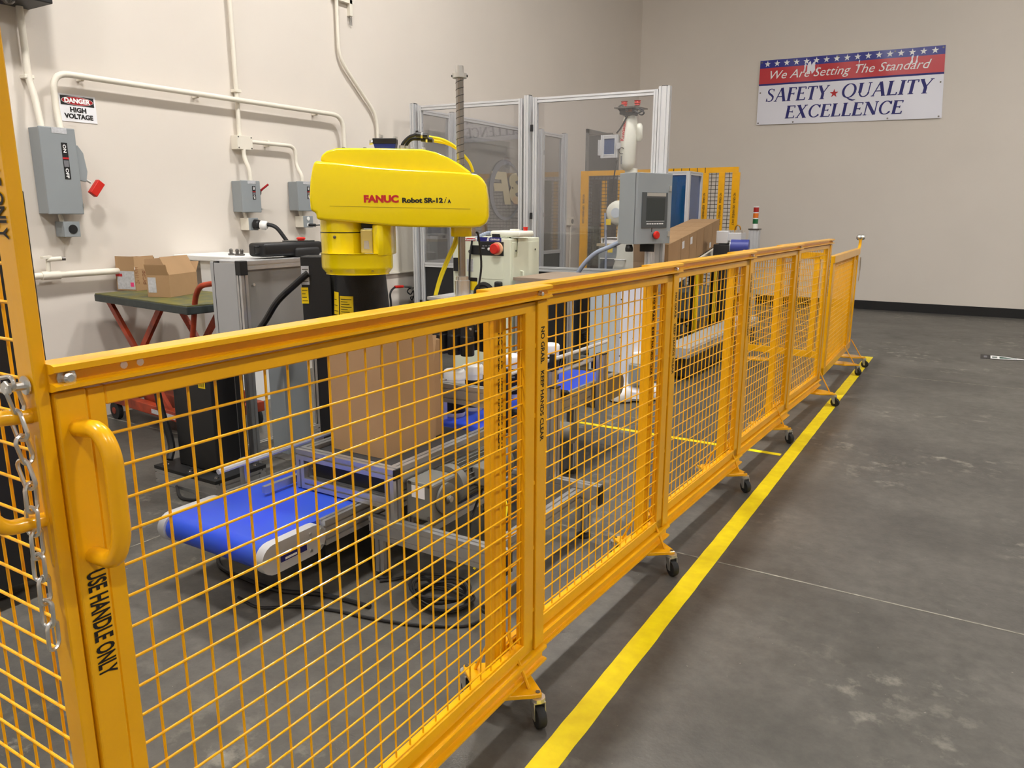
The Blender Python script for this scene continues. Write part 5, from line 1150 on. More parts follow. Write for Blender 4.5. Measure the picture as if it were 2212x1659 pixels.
# its hand pendant
t = thing('hand_pendant', 'pale hand pendant with grey coiled lead lying on the controller', 'teach pendant', (-3.6, 5.5, KZ)); a, c = K(1052, 500), K(1122, 500)
b = MB(); b.box(a.x+.0, c.x-.02, KY0+.04, KY0+.28, KZ+.012, KZ+.062); build(b, 'body', ARMW, t, bevel=.02, seg=3, smooth=True)
b = MB(); b.box(a.x+.03, a.x+.10, KY0+.03, KY0+.05, KZ+.006, KZ+.036); build(b, 'grip_slot', BLACK, t)
b = MB(); b.lathe((c.x-.06, KY0+.20, KZ+.06), Z1, [(.018, 0), (.018, .02), (.022, .022), (.022, .032)], 14); build(b, 'stop_button', RED, t)
b = MB(); b.box(a.x+.16, a.x+.22, KY0+.1, KY0+.16, KZ+.06, KZ+.075); build(b, 'hook', ARMW, t, bevel=.004)
b = MB(); pts = spline([(a.x+.01, KY0+.1, KZ+.035), (a.x-.05, KY0+.09, KZ+.04), (a.x-.11, KY0+.06, KZ+.015), (a.x-.13, KY0+.0, KZ-.02)], 8); b.tube(pts, [.013+.004*(i % 2) for i in range(len(pts))], 8); build(b, 'coiled_lead', HOSEG, t)
b = MB(); b.tube(spline([(a.x-.13, KY0-.03, KZ-.02), (a.x-.15, KY0-.04, KZ-.2), (a.x-.16, KY0-.04, KZ-.6), (a.x-.2, KY0-.04, .3)], 5), .009, 7); build(b, 'lead', CABLE, t, smooth=True)
# ================================================================== table beside the controller
t = thing('work_table', 'plywood topped table with black sides beside the pale controller', 'table', (-3.0, 5.7, 0)); TZ = .945
b = MB(); b.box(-3.26, -2.72, 5.36, 6.10, TZ-.025, TZ); build(b, 'top', WOOD, t)
for y in (5.40, 6.06): b = MB(); b.ext((-3.25, y, TZ-.05), (-2.73, y, TZ-.05), .04, .045); build(b, 'rail', ALU, t)
for x in (-3.23, -2.75):
    b = MB(); b.ext((x, 5.42, TZ-.05), (x, 6.04, TZ-.05), .04, .045); build(b, 'side_rail', ALU, t)
    for y in (5.40, 6.06): b = MB(); b.ext((x, y, 0), (x, y, TZ-.07), .04, .04); build(b, 'leg', ALU, t)
b = MB(); b.box(-3.21, -2.77, 5.41, 5.42, .35, TZ-.08); build(b, 'front_sheet', BLACK, t)
b = MB(); b.box(-2.76, -2.75, 5.44, 6.02, .35, TZ-.08); build(b, 'side_sheet', BLACK, t)
b = MB(); b.box(-3.21, -2.77, 5.44, 6.02, .30, .32); build(b, 'shelf', GREYP, t)
# ================================================================== clear panelled enclosure
E0, E1, E2, EZ, EM = V(-5.05, 6.38, 0), V(-3.78, 6.485, 0), V(-2.49, 6.60, 0), 2.52, .93
t = thing('guard_enclosure', 'aluminium framed enclosure with clear panels at left wall', 'enclosure', E1)
def upright(p, w, d, z1=EZ, dirv=X1, nm='post'):
    g = MB(); g.ext((p.x, p.y, 0), (p.x, p.y, z1), w, d, up=dirv); o = build(g, nm, ALUP, t)
    g = MB(); g.box(p.x-.024, p.x+.024, p.y-.024, p.y+.024, z1, z1+.005); build(g, 'post_cap', BLACK, o)
def bay(A, B, solid=True, n=V(0, -1, 0)):
    d = (B-A); L = d.length; d = d.normalized(); s_ = Vector((d.y, -d.x, 0)); a, c = A+d*.075, B-d*.075
    for p in (a, c): g = MB(); g.ext((p.x, p.y, .08), (p.x, p.y, EZ-.02), .04, .04); build(g, 'panel_stile', ALUP, t)
    for z in (EZ-.045, EM, .1):
        g = MB(); g.ext((a+d*.022).to_tuple()[:2]+(z,), (c-d*.022).to_tuple()[:2]+(z,), .04, .045); build(g, 'panel_rail', ALUP, t)
    def sheet(z0, z1, m, nm):
        p, q = a+d*.02, c-d*.02; g = MB(); g.prism([(0, z0), ((q-p).length, z0), ((q-p).length, z1), (0, z1)], p, d, Z1, s_, -.003, .003); return build(g, nm, m, t)
    sheet(EM+.02, EZ-.065, CLEAR, 'clear_panel')
    if solid: sheet(.12, EM-.02, BLK2, 'black_panel')
    for z in (.5, 1.4, 2.2): g = MB(); p = a-d*.03+s_*.022; g.box(p.x-.012, p.x+.012, p.y-.008, p.y+.008, z, z+.06); build(g, 'hinge', BLACK, t)
upright(E0, .09, .045); upright(E1, .09, .045); upright(E2, .05, .10)
bay(E0, E1); bay(E1, E2)
S0, S1, S2, S3 = V(-5.12, 6.46, 0), V(-5.12, 7.14, 0), V(-5.12, 9.09, 0), V(-5.12, 9.77, 0)
for p in (S1, S2, S3): upright(p, .045, .09)
bay(S0, S1); bay(S1, S2); bay(S2, S3)
# logo decal on the rear clear panel, seen from behind so it reads backwards
XD = -5.112
def D(x, y): return at(x, y, X=XD)
cc = D(1092, 411); rz_ = abs(D(1092, 345).z-cc.z); ry_ = rz_
g = MB(); N = 48
for i in range(N+1):
    a = 2*math.pi*i/N; th = .10+.09*max(0, math.cos(a-R(150))); g.v += [V(XD, cc.y+ry_*math.cos(a), cc.z+rz_*math.sin(a)), V(XD, cc.y+.02+ry_*(1-th)*math.cos(a), cc.z+rz_*(1-th)*math.sin(a))]
g.f = [[2*i, 2*i+2, 2*i+3, 2*i+1] for i in range(N)]; build(g, 'ring_decal', INKG, t)
a, c = D(1129, 438), D(1062, 438)
fit_text('BF', 'logo_lettering', GOLD, V(XD, a.y+.12, a.z-.0), -Y1, Z1, a.y+.12-c.y, .36, t, bold=.05, shear=.2)
# ================================================================== operator panel on the enclosure post
A = at(1379, 372, Y=6.12); th = R(68); dv = V(math.cos(th), math.sin(th), 0); nv = V(math.sin(th), -math.cos(th), 0); hz1 = A.z; hz0 = at(1377, 528, Y=6.12).z; HH = hz1-hz0; HWd = .42
A.z = 0
t = thing('operator_box', 'grey operator box with dark screen and red button on post', 'control box', A)
b = MB(); b.prism([(0, hz0), (HWd, hz0), (HWd, hz1), (0, hz1)], A, dv, Z1, nv, -.215, -.03); build(b, 'body', GREYP, t, bevel=.004)
b = MB(); b.prism([(.004, hz0+.004), (HWd-.004, hz0+.004), (HWd-.004, hz1-.004), (.004, hz1-.004)], A, dv, Z1, nv, -.03, -.024); build(b, 'door_seal', BLACK, t)
b = MB(); b.prism([(0, hz0), (HWd, hz0), (HWd, hz1), (0, hz1)], A, dv, Z1, nv, -.024, 0); dr = build(b, 'door', GREYP, t, bevel=.004)
def hp_(u0, v0, u1, v1, m, nm, d0, d1, par): g = MB(); g.prism([(u0*HWd, hz1-v1*HH), (u1*HWd, hz1-v1*HH), (u1*HWd, hz1-v0*HH), (u0*HWd, hz1-v0*HH)], A, dv, Z1, nv, d0, d1); return build(g, nm, m, par)
bz_ = hp_(.13, .27, .86, .77, HMIB, 'screen_bezel', 0, .008, dr); hp_(.25, .35, .78, .67, SCREEN, 'screen', .008, .010, bz_); hp_(.25, .275, .80, .325, STEEL, 'top_strip', .008, .011, bz_)
for k in range(10): hp_(.27+k*.05, .705, .30+k*.05, .72, INKW, 'key', .008, .010, bz_)
hp_(.25, .672, .78, .678, INKW, 'screen_line', .008, .0105, bz_)
p = A+dv*HWd*.52+Z1*(hz1-.875*HH)
b = MB(); b.lathe(p, nv, [(.02, 0), (.02, .022)], 16); build(b, 'button_stem', BLACK, dr)
b = MB(); b.lathe(p+nv*.022, nv, [(.034, 0), (.034, .012), (.028, .018)], 22); build(b, 'stop_button', RED, dr, smooth=True)
for v in (.21, .86): p = A+dv*(HWd-.03)+Z1*(hz1-v*HH); b = MB(); b.prism([(-.012, -.022), (.012, -.022), (.012, .022), (-.012, .022)], p, dv, Z1, nv, 0, .012); build(b, 'latch', STEEL, dr)
b = MB(); b.box(E2.x-.09, E2.x+.05, A.y+.17, E2.y-.052, hz0+.1, hz0+.16); build(b, 'mount_bracket', BLK2, t)
b = MB(); b.ext((E2.x-.01, A.y+.30, .0), (E2.x-.01, A.y+.30, hz0-.002), .05, .12); build(b, 'support_post', ALUP, t)
b = MB(); b.box(E2.x-.075, E2.x+.055, A.y+.225, A.y+.235, hz0-.07, hz0-.004); build(b, 'clamp_plate', BLACK, t)
hsp = [at(x, y, Y=6.26) for x, y in ((1345, 520), (1318, 533), (1285, 548), (1258, 575), (1243, 605), (1236, 660), (1234, 720))]
b = MB(); b.tube(spline(hsp, 6), .020, 10); build(b, 'flexible_conduit', HOSEG, t, smooth=True)
p = at(1359, 536, Y=6.2); b = MB(); b.lathe(p, Z1, [(.030, -.03), (.034, -.02), (.034, .0), (.025, .03)], 14); build(b, 'cable_gland', BLACK, t)
# ================================================================== white robot arm inside the enclosure
RY = 7.45
def rp(x, y, dy=0): return at(x, y, Y=RY+dy)
base = rp(1362, 560); t = thing('jointed_robot', 'white upright robot arm with red suction cups behind clear panel', 'robot', (base.x, RY, 0)); ax = base.x
b = MB(); b.box(ax-.16, ax+.16, RY-.16, RY+.16, 0, .62); build(b, 'riser', ARMW, t, bevel=.01)
zA, zB, zC = rp(1362, 600).z, rp(1362, 545).z, rp(1362, 460).z
b = MB(); b.lathe((ax, RY, .62), Z1, [(.15, 0), (.15, .05), (.12, .07)], 24); build(b, 'base_turret', ARMW, t, smooth=True)
b = MB(); b.prism([(rp(1318, 605).x-ax, zA-.1), (rp(1398, 605).x-ax, zA-.1), (rp(1396, 540).x-ax, zB), (rp(1394, 500).x-ax, zC-.1), (rp(1340, 500).x-ax, zC-.1), (rp(1338, 548).x-ax, zB-.03)], (ax, RY, 0), X1, Z1, Y1, -.09, .09); build(b, 'shoulder', ARMW, t, bevel=.02, seg=3, smooth=True)
p0_, p1_ = rp(1331, 528), rp(1342, 516); b = MB(); b.box(rp(1335, 1).x+.01, rp(1348, 1).x, RY-.093, RY-.09, rp(1340, 545).z, rp(1340, 528).z); build(b, 'caution_sticker', STKY, t)
b = MB(); b.tube([(rp(1348, 560).x+.06*math.cos(a_), RY-.10+.03*math.sin(a_), rp(1348, 560).z) for a_ in [2*math.pi*i/16 for i in range(16)]], .008, 6, closed=True); build(b, 'hose_clip', WHITE, t)
b = MB(); b.tube([(rp(1334, 1).x, RY-.10, .4), (rp(1334, 1).x, RY-.10, zB), (rp(1334, 1).x-.03, RY-.08, zC)], .012, 8); build(b, 'cable', HOSEG, t)
jc = rp(1341, 460); b = MB(); b.lathe((jc.x, RY-.13, jc.z), Y1, [(.09, 0), (.115, .02), (.125, .06), (.125, .20), (.115, .24), (.09, .26)], 24); build(b, 'elbow_joint', ARMW, t, smooth=True)
b = MB(); b.lathe((jc.x, RY-.131, jc.z), -Y1, [(.05, 0), (.05, .004)], 20); build(b, 'joint_cap', PALEB, t)
b = MB(); b.box(jc.x-.10, jc.x-.05, RY-.14, RY-.13, jc.z-.12, jc.z-.06); build(b, 'caution_sticker', STKY, t)
f0_, f1_ = rp(1355, 352), rp(1361, 262); r0_ = (rp(1372, 340).x-rp(1341, 340).x)/2; d_ = (f1_-f0_).normalized(); L_ = (f1_-f0_).length
pts = [(.0, -r0_*.95)]; prof = [(r0_*.35, -r0_*.95), (r0_*.8, -r0_*.6), (r0_, 0), (r0_*1.02, L_*.5), (r0_*.95, L_), (r0_*.75, L_+r0_*.6), (r0_*.4, L_+r0_*.9)]
b = MB(); b.lathe(f0_, d_, prof, 24); build(b, 'forearm', ARMW, t, smooth=True)
b = MB(); b.lathe(jc+V(.03, .06, 0), (f0_-jc).normalized(), [(.08, 0), (.075, .3), (.06, .45)], 18); build(b, 'upper_arm', ARMW, t, smooth=True)
w_ = rp(1378, 268); b = MB(); b.lathe(w_+V(0, .04, -.16), Z1, [(.02, 0), (.035, .03), (.035, .14), (.02, .17)], 12); build(b, 'wrist_motor', ARMW, t, smooth=True)
a = rp(1354, 306); c = rp(1359, 264)
rr_ = (c-a).normalized(); uu_ = rr_.cross(V(0, 1, 0)); uu_ = V(-rr_.z, 0, rr_.x)
fit_text('Kawasaki', 'lettering', INKR, V(a.x, RY-r0_-.004, a.z), rr_, uu_, (c-a).length, .038, t, bold=.02, lift=.0)
a2 = rp(1349, 340); b = MB(); b.tube([(a2.x+.028*math.cos(R(k)), RY-r0_-.002, a2.z+.03*math.sin(R(k))+.06) for k in range(40, 320, 20)], .004, 5); build(b, 'round_logo', INK, t)
c2_ = rp(1353, 318); fit_text('ASTORINO', 'lettering', INKG, V(a2.x+.0, RY-r0_-.003, a2.z-.08), rr_, uu_, .10, .012, t, bold=.02) if False else None
b = MB(); b.box(a2.x-.006, a2.x+.006, RY-r0_-.003, RY-r0_-.001, a2.z-.07, a2.z+.01); build(b, 'small_print', INKG, t)
gz = rp(1362, 236).z; gx = rp(1362, 236).x
b = MB(); b.cyl((gx, RY, f1_.z+.06), (gx, RY, gz), .035, n=14); build(b, 'wrist', DSTEEL, t)
b = MB(); b.prism([(-.125, -.12), (.09, -.12), (.135, .12), (-.10, .12)], (gx, RY, gz), X1, Y1, Z1, 0, .014); gp2 = build(b, 'gripper_plate', DSTEEL, t)
b = MB(); b.box(gx-.06, gx+.06, RY-.05, RY+.05, gz-.06, gz); b.box(gx-.09, gx-.04, RY-.06, RY, gz-.05, gz); build(b, 'valve_block', BLACK, gp2)
b = MB(); b.box(gx-.02, gx+.04, RY-.065, RY-.05, gz-.03, gz-.005); build(b, 'copper_fitting', mat('copper', rgb(140, 90, 60), .4, .6), gp2)
for s_ in (-1, 1):
    b = MB(); b.lathe((gx+s_*.07+.01, RY-.02, gz+.025), Z1, [(.016, 0), (.030, .006), (.024, .018), (.034, .026), (.026, .04), (.036, .05)], 16); build(b, 'suction_cup', RED, gp2, smooth=True)
    b = MB(); b.cyl((gx+s_*.07+.01, RY-.02, gz+.01), (gx+s_*.07+.01, RY-.02, gz+.03), .01, n=8); build(b, 'cup_stem', STEEL, gp2)
for pts in (((1358, 246), (1352, 256), (1342, 275), (1332, 288)), ((1340, 240), (1336, 232), (1345, 228), (1356, 240)), ((1366, 232), (1380, 236), (1391, 243), (1385, 248), (1372, 240), (1362, 248)), ((1350, 252), (1362, 248), (1378, 244), (1390, 238), (1382, 234))):
    b = MB(); b.tube(spline([rp(x, y, -.09) for x, y in pts], 5), .008, 6); build(b, 'hose', CABLE, gp2, smooth=True)
# blue guarded camera frame next to the arm
t = thing('camera_frame', 'small aluminium frame with blue panel beside the white robot arm', 'frame', rp(1317, 316)); a, c = rp(1300, 342), rp(1338, 291); yb_ = RY-.02
for (x0, x1) in ((a.x, a.x+.035), (c.x-.035, c.x)): b = MB(); b.ext((x0+.018, yb_, a.z), (x0+.018, yb_, c.z), .035, .035); build(b, 'stile', ALUP, t)
for z in (a.z+.018, c.z-.018): b = MB(); b.ext((a.x+.036, yb_, z), (c.x-.036, yb_, z), .035, .035); build(b, 'rail', ALUP, t)
b = MB(); b.box(a.x+.03, c.x-.03, yb_-.004, yb_+.004, a.z+.03, c.z-.03); build(b, 'blue_panel', BLUEL, t)
b = MB(); b.box(a.x+.04, c.x-.04, yb_+.06, yb_+.10, a.z+.03, c.z-.03); build(b, 'back_sheet', mat('blue_sheet', rgb(60, 92, 150), .4), t)
b = MB(); b.ext((a.x-.03, yb_+.04, a.z+.03), (a.x-.03, yb_+.04, c.z-.04), .03, .05); build(b, 'side_bar', ALUP, t)
b = MB(); b.box(a.x-.14, a.x+.12, yb_-.01, yb_+.015, c.z+.004, c.z+.02); build(b, 'top_rod', DSTEEL, t)
b = MB(); b.box(c.x-.01, rp(1356, 316).x, yb_-.03, yb_+.03, (a.z+c.z)/2-.03, (a.z+c.z)/2+.03); build(b, 'robot_bracket', ALUP, t)
b = MB(); b.tube(spline([rp(1333, 345), rp(1330, 360), rp(1326, 385), rp(1322, 420)], 5), .007, 6); build(b, 'lead', CABLE, t, smooth=True)
# ================================================================== white round footed stand
SX, SY = -2.30, 5.66
t = thing('round_foot_stand', 'white column stand on a rounded three lobed base', 'stand', (SX, SY, 0))
b = MB(); b.lathe((SX, SY, .015), Z1, [(.20, 0), (.215, .02), (.205, .07), (.15, .10), (.115, .105)], 28); build(b, 'base', LAVW, t, smooth=True)
for a_ in (-100, 15, 135):
    cx, cy = SX+.17*math.cos(R(a_)), SY+.17*math.sin(R(a_)); b = MB(); b.lathe((cx, cy, .012), Z1, [(.10, 0), (.108, .02), (.095, .07), (.06, .10), (.02, .11)], 20); lb_ = build(b, 'lobe', WHITE, t, smooth=True)
    b = MB(); b.lathe((cx, cy, 0), Z1, [(.10, 0), (.10, .014)], 20); build(b, 'rubber_ring', RUB, lb_)
b = MB(); b.lathe((SX, SY, .10), Z1, [(.125, 0), (.13, .02), (.125, .04)], 24); build(b, 'collar', WHITE, t, smooth=True)
b = MB(); b.prism([(-.12, -.06), (-.06, -.12), (.06, -.12), (.12, -.06), (.12, .1), (-.12, .1)], (SX-.02, SY, .13), X1, Y1, Z1, 0, .84); cl = build(b, 'column', LAVW, t)
for k in range(5):
    for dx in (-.055, .055): b = MB(); z = .2+k*.15; b.cyl((SX-.02+dx, SY-.12, z), (SX-.02+dx, SY-.123, z), .006, n=8); build(b, 'screw', DSTEEL, cl)
b = MB(); b.box(SX-.375, SX-.145, SY-.06, SY+.12, .20, .93); build(b, 'side_cabinet', PALEB, t, bevel=.004)
b = MB(); b.box(SX+.10, SX+.16, SY-.03, SY+.16, .40, .95); build(b, 'back_box', CABG, t, bevel=.004)
b = MB(); b.box(SX+.02, SX+.17, SY-.16, SY+.02, .14, .30); build(b, 'step_box', GREYP, t, bevel=.006)
b = MB(); b.prism([(-.04, .0), (.10, -.0), (.12, .05), (.06, .10), (-.02, .09)], (SX+.06, SY-.10, .30), X1, Z1, Y1, -.04, .08); build(b, 'step_cover', WHITE, t, bevel=.01)
p = at(1377, 680, Y=SY-.05); b = MB(); b.lathe((SX+.12, SY-.035, p.z), (0.3, -1, 0), [(.045, 0), (.045, .03)], 18); eb = build(b, 'stop_housing', BLACK, t)
b = MB(); b.lathe((SX+.125, SY-.066, p.z-.01), (0.3, -1, 0), [(.03, 0), (.03, .02)], 18); build(b, 'stop_button', RED, eb)
b = MB(); b.box(SX-.02, SX+.26, SY+.1, SY+.14, .93, .97); build(b, 'top_arm', WHITE, t)
for k in range(4):
    b = MB(); b.tube(spline([(SX-.39, SY-.03+.02*k, .52-.03*k), (SX-.50-.02*k, SY-.05, .45), (SX-.58-.03*k, SY-.08, .30), (SX-.62-.02*k, SY-.1, .15)], 5), .008, 6); build(b, 'cable', CABLE, t, smooth=True)
b = MB(); b.tube([(SX-.39, SY, .46), (SX-.14, SY, .46)], .012, 6); build(b, 'cable_entry', CABLE, t)
# ================================================================== far end of the cell
def far_fence():
    y = 10.5; xa, xb = at(1257, 370, Y=y).x, at(1597, 360, Y=y).x; zt_ = 2.055
    t = thing('tall_fence', 'tall yellow mesh fence standing at the far end of cell', 'fence', (xa, y, 0))
    b = MB(); b.box(xa, xb, y-.03, y+.01, zt_-.07, zt_); build(b, 'top_rail', YEL, t)
    b = MB(); b.box(xa, xb, y-.02, y+.01, .15, .21); build(b, 'bottom_rail', YEL, t)
    posts = [(xa, .12), (at(1517, 400, Y=y).x, .09), (at(1553, 400, Y=y).x, .08), (at(1582, 400, Y=y).x, .10)]
    for k, (x, wd) in enumerate(posts):
        b = MB(); b.box(x, x+wd, y-.035, y+.005, .05, zt_-.07 if k else zt_); build(b, 'post', YEL, t, bevel=.004)
        fit_text('NO GRAB.   KEEP HANDS CLEAR' if k < 3 else 'NO GRAB.  USE HANDLE ONLY', 'lettering', INK, (x+wd*.35, y-.036, 1.72), -Z1, X1, .42, .03, t, bold=.02)
        b = MB(); b.box(x-.02, x+wd+.02, y-.16, y+.14, 0, .05); build(b, 'foot', YEL, t, bevel=.004)
    wm = mat('dark_wire', rgb(70, 62, 46), .6)
    b = MB(); n = int((xb-xa)/.06)
    for k in range(n): b.cyl((xa+.03+k*.06, y, .2), (xa+.03+k*.06, y, zt_-.05), .004, n=4)
    for k in range(36): b.cyl((xa, y+.005, .22+k*.05), (xb, y+.005, .22+k*.05), .004, n=4)
    build(b, 'wire_mesh', wm, t, kind='stuff')
    for k in range(3):
        x = xa+.16+k*.26; b = MB(); b.box(x, x+.13, y+.03, y+.05, .1, zt_-.12); build(b, 'bronze_slat', BROWNM, t)
        b = MB(); b.box(x+.15, x+.23, y+.03, y+.045, .1, zt_-.14); build(b, 'yellow_slat', YEL, t)
    for k in range(5):
        p = at(1455+k*17, 362, Y=y-.035); b = MB(); b.box(p.x, p.x+.008, y-.034, y-.030, zt_-.07, zt_); build(b, 'rail_seam', INK, t)
far_fence()
def blue_guard():
    y0, y1 = 9.2, 9.66; xa, xb = -3.44, -3.13; z0, z1 = .35, 1.95
    t = thing('blue_guard', 'aluminium framed guard with dark blue panels at far end', 'machine guard', (xa, y0, 0))
    for x, y in ((xa, y0), (xb, y0), (xa, y1), (xb, y1)): b = MB(); b.ext((x, y, 0), (x, y, z1), .045, .045); build(b, 'post', ALUP, t)
    for z in (z0, z1-.022):
        for y in (y0, y1): b = MB(); b.ext((xa+.023, y, z), (xb-.023, y, z), .045, .045); build(b, 'rail', ALUP, t)
        for x in (xa, xb): b = MB(); b.ext((x, y0+.023, z), (x, y1-.023, z), .045, .045); build(b, 'side_rail', ALUP, t)
    b = MB(); b.box(xa+.02, xb-.02, y0-.003, y0+.003, z0+.02, z1-.04); build(b, 'front_panel', BLUEC, t)
    b = MB(); b.box(xb-.003, xb+.003, y0+.02, y1-.02, 1.30, z1-.04); build(b, 'side_panel', BLUEL, t)
    b = MB(); b.ext((xb, y0+.023, 1.27), (xb, y1-.023, 1.27), .045, .045); build(b, 'side_rail', ALUP, t)
    b = MB(); b.box(xa+.03, xb-.03, y0+.2, y0+.22, z0, 1.45); build(b, 'inner_sheet', mat('deep_blue_sheet', rgb(20, 92, 150), .5), t)
    for k in range(2): b = MB(); b.box(xa+.07+k*.11, xa+.13+k*.11, y0+.1, y0+.11, 1.2, 1.85-.1*k); build(b, 'green_strip', mat('green_strip%d' % k, rgb(60, 120, 70), .5), t)
blue_guard()
# row of cartons on a rising conveyor
P0, P1 = at(1447, 528, Y=7.0), at(1562, 470, Y=9.6)
inc = math.atan2(P1.z-P0.z, 2.6); bh, bw = .30, .34
t = thing('box_conveyor', 'rising conveyor with white side rail under the row of boxes', 'conveyor', (-2.7, 8.2, 0)); sl = (P1.z-P0.z)/2.6
def czb(y): return P0.z+(y-7.0)*sl-bh
def cxr(y): return P0.x+(P1.x-P0.x)*(y-7.0)/2.6
for dx, nm in ((.03, 'side_rail'), (-bw-.05, 'side_rail')):
    b = MB(); b.prism([(6.7, czb(6.7)-.10), (9.8, czb(9.8)-.10), (9.8, czb(9.8)+.005), (6.7, czb(6.7)+.005)], (P0.x+dx, 0, 0), Y1, Z1, X1, -.015, .015)
    b.v = [v+V((P1.x-P0.x)*(v.y-7.0)/2.6, 0, 0) for v in b.v]; build(b, nm, OFFW, t)
for k in range(26):
    y = 6.75+k*.118; b = MB(); b.cyl((cxr(y)-bw-.04, y, czb(y)-.028), (cxr(y)+.02, y, czb(y)-.028), .022, n=10); build(b, 'roller', STEEL, t)
for y in (6.9, 8.0, 9.0, 9.7):
    for dx in (.03, -bw-.05): b = MB(); b.box(cxr(y)+dx-.02, cxr(y)+dx+.02, y-.03, y+.03, 0, czb(y)-.08); build(b, 'leg', BLACK, t)
    if y > 7: b = MB(); b.box(cxr(y)-bw-.05, cxr(y)+.03, y-.02, y+.02, .30, .34); build(b, 'brace', BLACK, t)
b = MB(); b.box(cxr(8.4)-.3, cxr(8.4)-.02, 8.1, 8.9, .25, .62); build(b, 'drive_box', GREYP, t, bevel=.01)
for y in (8.02, 9.02): b = MB(); b.box(cxr(y)+.052, cxr(y)+.07, y-.03, y+.04, .2, czb(y)-.1); build(b, 'yellow_strip', STKY, t)
lens = (.50, .36, .34, .36, .46, .42); y = 6.98
names = ('nearest brown box of the row, below the operator box', 'second brown box of the row with white label', 'third brown box of the row with white label', 'fourth brown box in the row on conveyor', 'fifth and largest looking brown box of the row', 'farthest brown box of the row, highest up')
for k, L_ in enumerate(lens):
    tt, Mx = carton((cxr(y), y, czb(y)+.004), math.atan2(-(P1.x-P0.x), 2.6), bw, L_-.008, bh-.006, names[k], 0, inc, CARD, 'brown boxes on the rising conveyor')
    if k in (1, 2, 4): b = MB(Mx); b.box(.0003, .0015, .04 if k < 4 else L_-.14, .13 if k < 4 else L_-.05, bh*.62 if k < 4 else .02, bh*.86 if k < 4 else .08); build(b, 'white_label', PAPER, tt)
    y += L_
# label head with blue roller
p = at(1580, 520, Y=8.6)
t = thing('label_head', 'grey label applicator head with blue roller at far conveyor', 'label machine', (p.x, 8.6, 0))
a, c = at(1552, 525, Y=8.6), at(1606, 503, Y=8.6)
b = MB(); b.box(a.x, a.x+.13, 8.50, 8.75, a.z, c.z+.02); build(b, 'head', ALUP, t, bevel=.006)
b = MB(); b.box(a.x+.05, c.x, 8.52, 8.70, a.z+.03, c.z); build(b, 'arm', ALUP, t, bevel=.004)
for k in range(6): b = MB(); x = a.x+.10+k*.035; b.cyl((x, 8.54, c.z), (x, 8.54, c.z+.03), .012, n=8); build(b, 'adjuster', STEEL, t)
b = MB(); b.tube([(a.x+.20+.03*math.cos(R(k)), 8.62, c.z+.03+.05*math.sin(R(k))) for k in range(0, 181, 20)], .008, 6); build(b, 'brass_loop', mat('brass', rgb(150, 110, 50), .35, .8), t)
q0, q1 = at(1583, 532, Y=8.52), at(1606, 524, Y=8.52)
b = MB(); b.lathe((q0.x-.02, 8.52, q0.z), (1, .15, 0), [(.075, 0), (.075, .19)], 24); ro = build(b, 'blue_roller', mat('roller_blue', rgb(64, 72, 150), .45), t, smooth=True)
b = MB(); b.lathe((q0.x-.022, 8.52, q0.z), (-1, -.15, 0), [(.068, 0), (.068, .006)], 24); build(b, 'roller_end', ALUP, ro)
b = MB(); b.box(a.x+.02, a.x+.12, 8.55, 8.72, 0, a.z); build(b, 'column', BLACK, t)
b = MB(); b.box(a.x-.02, a.x+.18, 8.48, 8.74, a.z-.16, a.z-.01); build(b, 'drive_unit', BLK2, t, bevel=.006)
# light tower
t = thing('signal_tower', 'red amber green signal tower on a slim aluminium pole', 'signal light', (-2.545, 10.17, 0)); tx, ty = -2.545, 10.17
b = MB(); b.ext((tx, ty, 0), (tx, ty, 1.25), .125, .10); build(b, 'pole', ALUP, t)
b = MB(); b.box(tx-.07, tx+.07, ty-.06, ty+.06, 1.25, 1.265); build(b, 'pole_cap', DSTEEL, t)
b = MB(); b.cyl((tx, ty, 1.265), (tx, ty, 1.325), .033, n=18); build(b, 'socket', WHITE, t, smooth=True)
for k, m in enumerate((LENSG, LENSA, LENSR)):
    b = MB(); b.cyl((tx, ty, 1.325+k*.072), (tx, ty, 1.325+k*.072+.062), .034, n=18); build(b, 'lens', m, t, smooth=True)
    b = MB(); b.cyl((tx, ty, 1.387+k*.072), (tx, ty, 1.397+k*.072), .034, n=18); build(b, 'ring', WHITE, t, smooth=True)
# low beam on the floor
t = thing('floor_beam', 'long low pale conveyor bed on the floor behind the fence', 'conveyor', (-2.2, 7.3, 0))
b = MB(); b.box(-2.36, -2.12, 6.45, 8.9, .20, .30); build(b, 'bed', ALUP, t, bevel=.006)
for z in (.215, .26): b = MB(); b.box(-2.122, -2.112, 6.47, 8.88, z, z+.018); build(b, 'trim_strip', CABG, t)
b = MB(); b.box(-2.34, -2.14, 6.5, 8.85, .03, .20); build(b, 'dark_base', BROWNM, t)
for y in (6.6, 7.7, 8.75): b = MB(); b.box(-2.35, -2.13, y-.04, y+.04, 0, .03); build(b, 'foot', RUB, t)
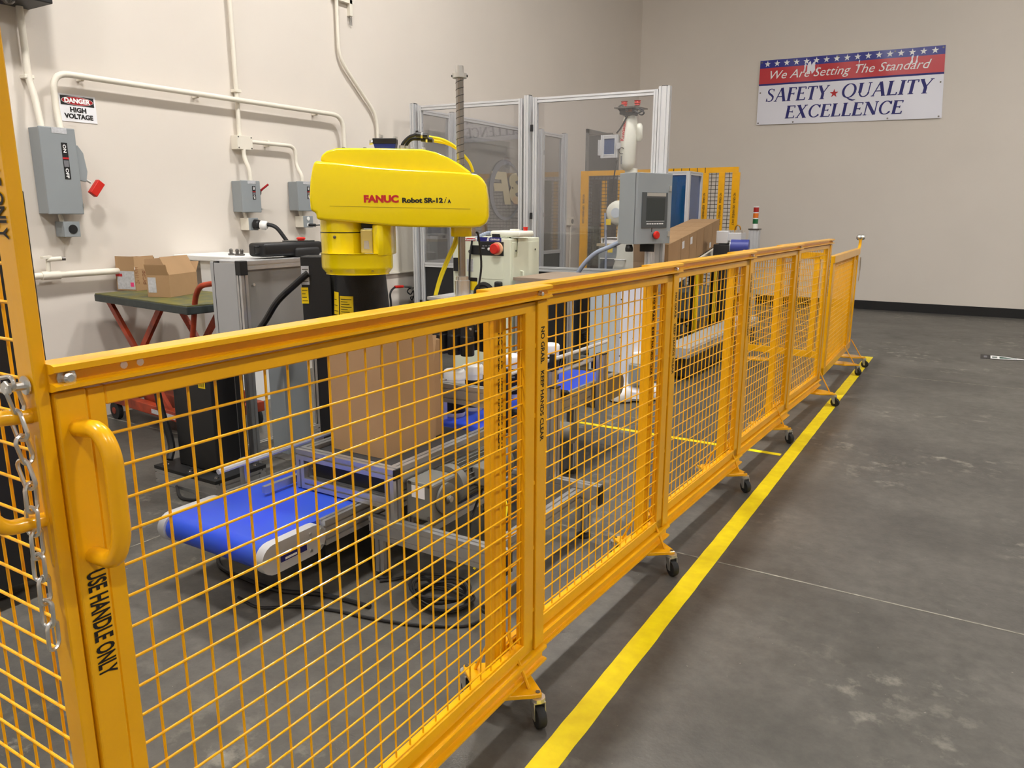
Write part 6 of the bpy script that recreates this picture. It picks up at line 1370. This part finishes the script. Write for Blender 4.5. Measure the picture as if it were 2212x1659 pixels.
# workbench with binder
a, c = at(1292, 526, Y=8.4), at(1345, 526, Y=8.4)
t = thing('drawer_bench', 'grey drawer bench with tan top behind the robot arm', 'workbench', (a.x, 8.4, 0))
b = MB(); b.box(a.x-.02, c.x+.3, 8.4, 8.95, a.z-.03, a.z); build(b, 'top', TAN, t)
b = MB(); b.box(a.x, c.x+.28, 8.42, 8.93, .06, a.z-.03); build(b, 'body', GREYP, t)
for k in range(4): z = .12+k*.21; b = MB(); b.box(a.x+.03, c.x+.25, 8.405, 8.42, z, z+.19); dr = build(b, 'drawer', HMIB, t, bevel=.003); b = MB(); b.box(a.x+.03, c.x+.25, 8.398, 8.406, z+.175, z+.187); build(b, 'pull', WHITE, dr)
for x in (a.x+.03, c.x+.25): b = MB(); b.box(x-.03, x+.03, 8.45, 8.9, 0, .06); build(b, 'foot', BLACK, t)
p = at(1302, 524, Y=8.5)
t = thing('binder', 'white ring binder lying on the drawer bench', 'binder', (p.x, 8.5, a.z))
b = MB(); b.box(p.x, p.x+.27, 8.46, 8.76, a.z+.001, a.z+.006); b.box(p.x-.004, p.x+.0, 8.46, 8.76, a.z+.001, a.z+.066); b.box(p.x, p.x+.27, 8.46, 8.76, a.z+.062, a.z+.067); build(b, 'cover', WHITE, t)
b = MB(); b.box(p.x+.03, p.x+.25, 8.48, 8.75, a.z+.007, a.z+.045); build(b, 'pages', PAPER, t)
b = MB(); b.box(p.x-.005, p.x-.004, 8.55, 8.62, a.z+.015, a.z+.05); build(b, 'spine_label', BLACK, t)
# small outlet on the wall by the far door
p = at(1233, 478, X=XW+.03); t = thing('outlet_box', 'small cream outlet box with conduit near the far fence', 'outlet box', (XW, p.y, p.z))
b = MB(); b.box(XW, XW+.05, p.y-.09, p.y+.07, p.z-.06, p.z+.06); build(b, 'body', OFFW, t, bevel=.004)
b = MB(); b.cyl((XW+.05, p.y+.01, p.z), (XW+.056, p.y+.01, p.z), .035, n=14); build(b, 'socket', DSTEEL, t)
b = MB(); b.tube([(XW+.03, p.y, p.z-.05), (XW+.03, p.y-.02, .4)], .012, 8); build(b, 'conduit', OFFW, t)
